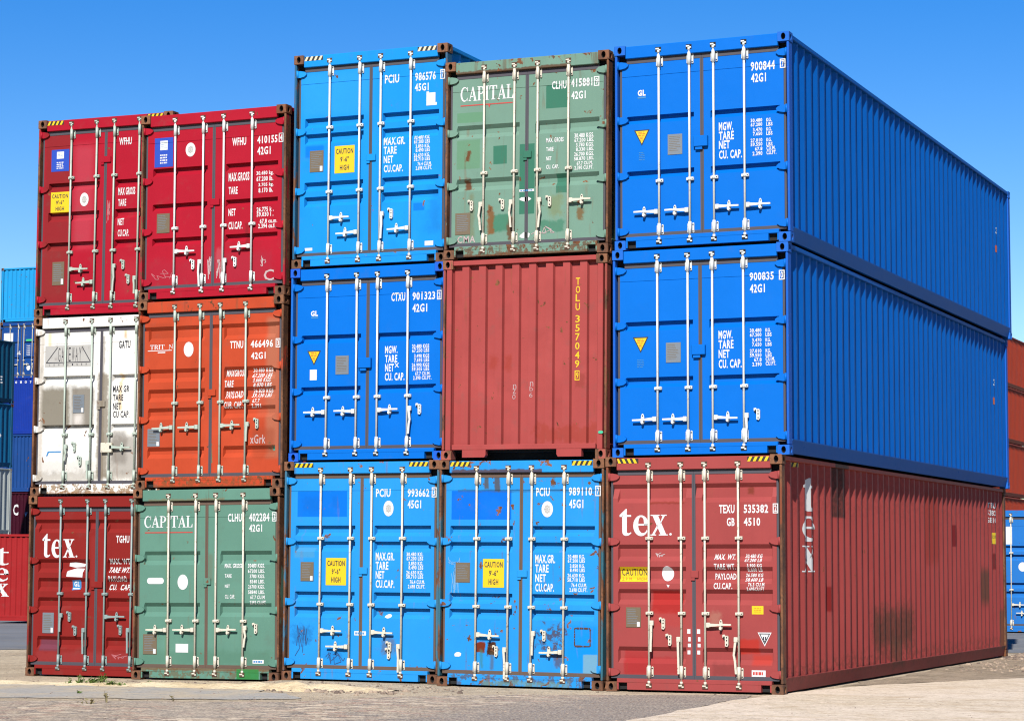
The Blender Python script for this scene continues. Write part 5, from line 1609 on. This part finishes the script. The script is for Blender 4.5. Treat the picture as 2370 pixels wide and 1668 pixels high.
# loose stones: too many to count
def stones(name, spots, mat):
    b = MB()
    for x, y, r in spots:
        z = gz(x, y) + r * .25
        n = 6
        ph = rr.uniform(0, 6)
        top = [(x + r * rr.uniform(.55, .9) * math.cos(ph + i * 1.047) * .7, y + r * rr.uniform(.55, .9) * math.sin(ph + i * 1.047) * .7, z + r * rr.uniform(.25, .55)) for i in range(n)]
        mid = [(x + r * rr.uniform(.8, 1.2) * math.cos(ph + i * 1.047), y + r * rr.uniform(.8, 1.2) * math.sin(ph + i * 1.047), z - r * .05) for i in range(n)]
        low = [(px, py, z - r * .5) for px, py, _ in mid]
        tv = [b.bm.verts.new(p) for p in top]
        mv = [b.bm.verts.new(p) for p in mid]
        lv = [b.bm.verts.new(p) for p in low]
        b.bm.faces.new(tv)
        for i in range(n):
            b.bm.faces.new((mv[i], mv[(i + 1) % n], tv[(i + 1) % n], tv[i]))
            b.bm.faces.new((lv[i], lv[(i + 1) % n], mv[(i + 1) % n], mv[i]))
    o = b.make(name, mat)
    o['kind'] = 'stuff'
    o['label'] = 'loose pale stones and rubble scattered over the ground'
    return o


STONE = NT('stone')
STONE = STONE.out(STONE.mix(STONE.ramp(STONE.noise(3.5, 3), .35, .65), lin((182, 160, 138), .5), lin((104, 88, 78), .5)), .9, STONE.noise(40, 3), .3, .01)
sp = []
for i in range(420):
    t = rr.random()
    yy = 7.5 + 7.0 * t
    xx = rr.uniform(-.25, .35 + .25 * (yy - 4)) - .02
    sp.append((xx, yy + rr.uniform(-.8, .8), rr.uniform(.010, .04) * (1.7 if rr.random() < .06 else 1)))
for i in range(260):
    sp.append((rr.uniform(-.28, .12) - .02, rr.uniform(11.8, 15.0), rr.uniform(.02, .075)))
for i in range(420):
    sp.append((rr.uniform(-12, -4.3), rr.gauss(-.75, .35), rr.uniform(.008, .022)))
for i in range(160):
    sp.append((rr.gauss(-5.7, .5), rr.gauss(-1.75, .3), rr.uniform(.012, .05)))
for i in range(700):
    sp.append((rr.uniform(-9, 6), rr.uniform(-9, .0) - .4, rr.uniform(.006, .018)))
stones('loose_stones', [s for s in sp if not (s[1] > -.30 and s[0] < -.40 and s[1] < 13.2)], STONE)

# weeds along the foot of the stack
LEAF = plain('weed_leaf', (104, 132, 48), .6, .4, 8, dirt_amt=.2, k=.40)
DRY = plain('dry_stalk', (150, 136, 92), .8, .4, 8)


def weed(x, y, n, h, sp_, label, mat=LEAF, group='weeds at the foot of the stack', cat='weed'):
    b = MB()
    for i in range(n):
        a = rr.uniform(0, 6.28)
        d = rr.uniform(.2, 1) * sp_
        hh = h * rr.uniform(.45, 1.0)
        bx, by = x + math.cos(a) * d * .25, y + math.sin(a) * d * .25
        tx, ty = x + math.cos(a) * d, y + math.sin(a) * d
        z0 = gz(bx, by) - .01
        wv = rr.uniform(.006, .013)
        px, py = -math.sin(a) * wv, math.cos(a) * wv
        m_ = ((bx + tx) / 2, (by + ty) / 2, z0 + hh * .7)
        b.face([(bx - px, by - py, z0), (bx + px, by + py, z0), (m_[0] + px * .8, m_[1] + py * .8, m_[2]), (m_[0] - px * .8, m_[1] - py * .8, m_[2])])
        b.face([(m_[0] - px * .8, m_[1] - py * .8, m_[2]), (m_[0] + px * .8, m_[1] + py * .8, m_[2]), (tx, ty, z0 + hh)])
        for q in range(2):
            lx, ly, lz = bx + (tx - bx) * rr.random(), by + (ty - by) * rr.random(), z0 + hh * rr.uniform(.2, .9)
            b.face([(lx, ly, lz), (lx + rr.uniform(-.04, .04), ly + rr.uniform(-.03, .03), lz + .015), (lx + rr.uniform(-.05, .05), ly + rr.uniform(-.04, .04), lz + .03)])
    o = b.make('weed', mat, normals=False)
    o['label'] = label
    o['category'] = cat
    o['group'] = group
    return o


for wx, wy, wn, wh, ws, lb, mt in WEEDS:
    weed(wx, wy, wn, wh, ws, lb, LEAF if mt else DRY)


# ---------------------------------------------------------------- containers far behind
def end_profile(n, dp=.04):
    p = (2 * HW - .2) / n
    pr = [(-HW + .06, 0.0), (-HW + .1, 0.0)]
    for k in range(n):
        a = -HW + .1 + k * p
        pr += [(a + .12 * p, dp), (a + .5 * p, dp), (a + .62 * p, 0.0), (a + p, 0.0)]
    return pr + [(HW - .06, 0.0)]


def end_container(key, pos, H, rgb, label, n=9, rust=.2, marks=None, group=None, side=None, k=.40, post=.3, dp=.04):
    x, y, z, yaw = pos
    Mx = mats(key, rgb, side=side, rust=rust, dirt=.2, post=post, cast=.5, castrgb=rgb, k=k)
    r = root_empty('shipping_container', label, 'container', (x, y, z), yaw, 0, group)
    body(r, H, Mx)
    pr = end_profile(n, dp)
    e = closed_end(r, H, Mx, pr, H - .08, .19, tunnel=False)
    if marks:
        for s, xc, zc, wd, ht, mt in marks:
            Dm = Decal(lambda x_, z_: .036 + pw(pr, x_), (), [q[0] for q in pr])
            if s == '#':
                Dm.add([rect(xc - wd / 2, xc + wd / 2, zc - ht / 2, zc + ht / 2)], mt)
            elif s in 'tex':
                Dm.add(fit({'t': glyph_t, 'e': glyph_e, 'x': glyph_x}[s](), xc, zc, wd, ht), mt)
            else:
                Dm.add(text(s, xc, zc, wd, ht, .03), mt)
            Dm.make('lettering', e)
    return r


BACK = 'containers stacked far behind on the left'
ax, ay = -55.18 + 1.02, 59.98 + .45
YA = 0.0
end_container('a1', (ax, ay, 12.22, YA), 2.47, (40, 165, 232), 'sky blue ribbed container topmost of the far stack at the left edge', 9, .3, group=BACK, k=.42)
Mx = mats('a2', (30, 80, 156), rust=.2, steel=STEELC)
r2, dd, ff, cc = door_container('c3m', LOW, (ax, ay, 9.70 - .07, YA, 0), Mx, False, 'blue container with doors, second from the top of the far stack', None, BACK, data=DATA['c3m'], marks=False)
Dm = Decal(ff[0], cc)
Dm.add([rect(-.95, -.45, 1.72, 2.1)], WHITE)
Dm.make('white_label', dd[0])
Dm = Decal(ff[0], cc)
Dm.add(text('AL', -.12, 1.2, .22, .17, .05), WHITE)
Dm.make('lettering', dd[0])
Dm = Decal(ff[1], cc)
Dm.add([rect(.25, .6, 1.72, 1.8)], plain('green_label', (70, 220, 130), .5, .1))
Dm.make('green_label', dd[1])
Dm = Decal(ff[1], cc)
for i in range(5):
    Dm.add(text('TARE', .38, 1.5 - .1 * i, .2, .06, .03), WHITE)
Dm.make('weight_table', dd[1])
Dm = Decal(ff[1], cc)
Dm.add([disc(.4, .52, .1, .13, 14)], WHITE)
Dm.make('white_label', dd[1])
end_container('a3', (ax, ay, 7.14, YA), LOW, (28, 62, 168), 'dark blue container with a row of white characters along its top', 11, .02, [(c_, -.75 + .26 * i, 2.36, .10, .11, WHITE) for i, c_ in enumerate('1 10 1 07'.replace(' ', '')) if c_ != ' '], BACK, dp=.02)
end_container('a4', (ax, ay, 4.56, YA), LOW, (36, 80, 150), 'blue ribbed container with light rust, fourth down in the far stack', 11, .2, None, BACK)
end_container('a5', (ax, ay, 1.97, YA), LOW, (70, 18, 38), 'maroon container tinted dark for shade, with a white curved mark, low in the far stack', 11, .05, [('C', -.1, 1.8, .3, .5, WHITE), ('v', .45, 1.6, .14, .2, CYANFILM)], BACK)  # body colour darkened to stand for the nearer stack's shadow
end_container('a6', (ax, ay, -.62, YA), LOW, (120, 40, 40), 'dark red container at the hidden foot of the far stack', 11, .1, None, BACK)
bx, by = -49.88 - HW, 53.95 - L
for key, zz_, hh, rgb, lb, mk_ in (
        ('b1', 8.02, LOW, (24, 92, 128), 'dark teal ribbed container topmost at the left picture edge', (('8', 11.6, 1.3, .5, .4, WHITE), ('OE', 11.9, .95, 1.6, .3, WHITE), ('3', 11.5, .6, .4, .3, WHITE))),
        ('b2', 5.36, 2.64, (26, 112, 160), 'teal blue ribbed container with white marks, second down at the left picture edge', (('E', 11.8, 2.1, .5, .4, WHITE), ('D', 11.9, 1.45, .8, .4, WHITE), ('o', 12.5, 1.3, .4, .25, WHITE), ('L', 11.6, 1.0, .3, .3, WHITE), ('#', 11.5, .5, .4, .16, ORANGEY))),
        ('b3', 2.58, 2.74, (212, 218, 212), 'silvery white ribbed container with orange marks at the left picture edge', (('#', 12.0, 1.1, .5, .3, ORANGEY), ('#', 12.0, 2.0, .3, .2, ORANGEY))),
        ('b4', -.42, 2.896, (90, 60, 60), 'dull red container at the hidden foot of the stack at the left picture edge', ())):
    r = end_container(key, (bx, by, zz_, 0.0), hh, rgb, lb, 9, .08, None, BACK, post=.2)
    for s_, yc, zc, wd_, ht_, mt in mk_:
        Dm = Decal(sdepth, (), SCUT)
        Dm.add([rect(yc - wd_ / 2, yc + wd_ / 2, zc - ht_ / 2, zc + ht_ / 2)] if s_ == '#' else text(s_, yc, zc, wd_, ht_, .03), mt)
        Dm.make('orange_mark' if s_ == '#' else 'lettering', side_wall_of(r), axis='y')
end_container('tx', (-32.13 - .99, 30.56, -.26, 0.0), LOW, (176, 44, 46), 'red container with white letters stacked vertically, on the ground far behind at left', 11, .04, [('t', -.60, 1.92, .5, .52, WHITE), ('e', -.60, 1.38, .52, .40, WHITE), ('x', -.60, .93, .56, .38, WHITE)], None, dp=.03)

# right edge: blue container on the road and the orange-red stack beyond it
Mx = mats('rb', (44, 128, 214), rust=.25, steel=STEELC, framerust=.5, post=.7)
rbx = -3.28 + .552
rb, dd, ff, cc = door_container('c3b', HIGH, (rbx, 28.1, .025, 0, 0), Mx, False, 'blue container with a white oval, behind the dark red one at the right edge', None, None, data=DATA['c3b'], marks=False)
Dm = Decal(ff[0], cc)
Dm.add([rect(-.72, -.575, 2.08, 2.50)], WHITE)
Dm.add([disc(-.33, 1.55, .10, .11, 18)], WHITE)
Dm.make('white_label', dd[0])
OST = 'orange-red containers stacked far behind at the right edge'
for i, (zz_, hh) in enumerate(((-.2, LOW), (2.22, 2.55), (4.78, 2.50), (7.30, LOW), (9.90, 2.42))):
    cname = ('orange-red container at the ground level of the far right stack', 'orange-red container second from the ground in the far right stack', 'orange-red container in the middle of the far right stack',
             'orange-red container second from the top of the far right stack', 'orange-red container topmost of the far right stack')[i]
    end_container('o%d' % i, (-14.0 - HW, 82.05 - 9.5, zz_, 0.0), hh, (196, 74, 48), cname, 9, .08, None, OST)
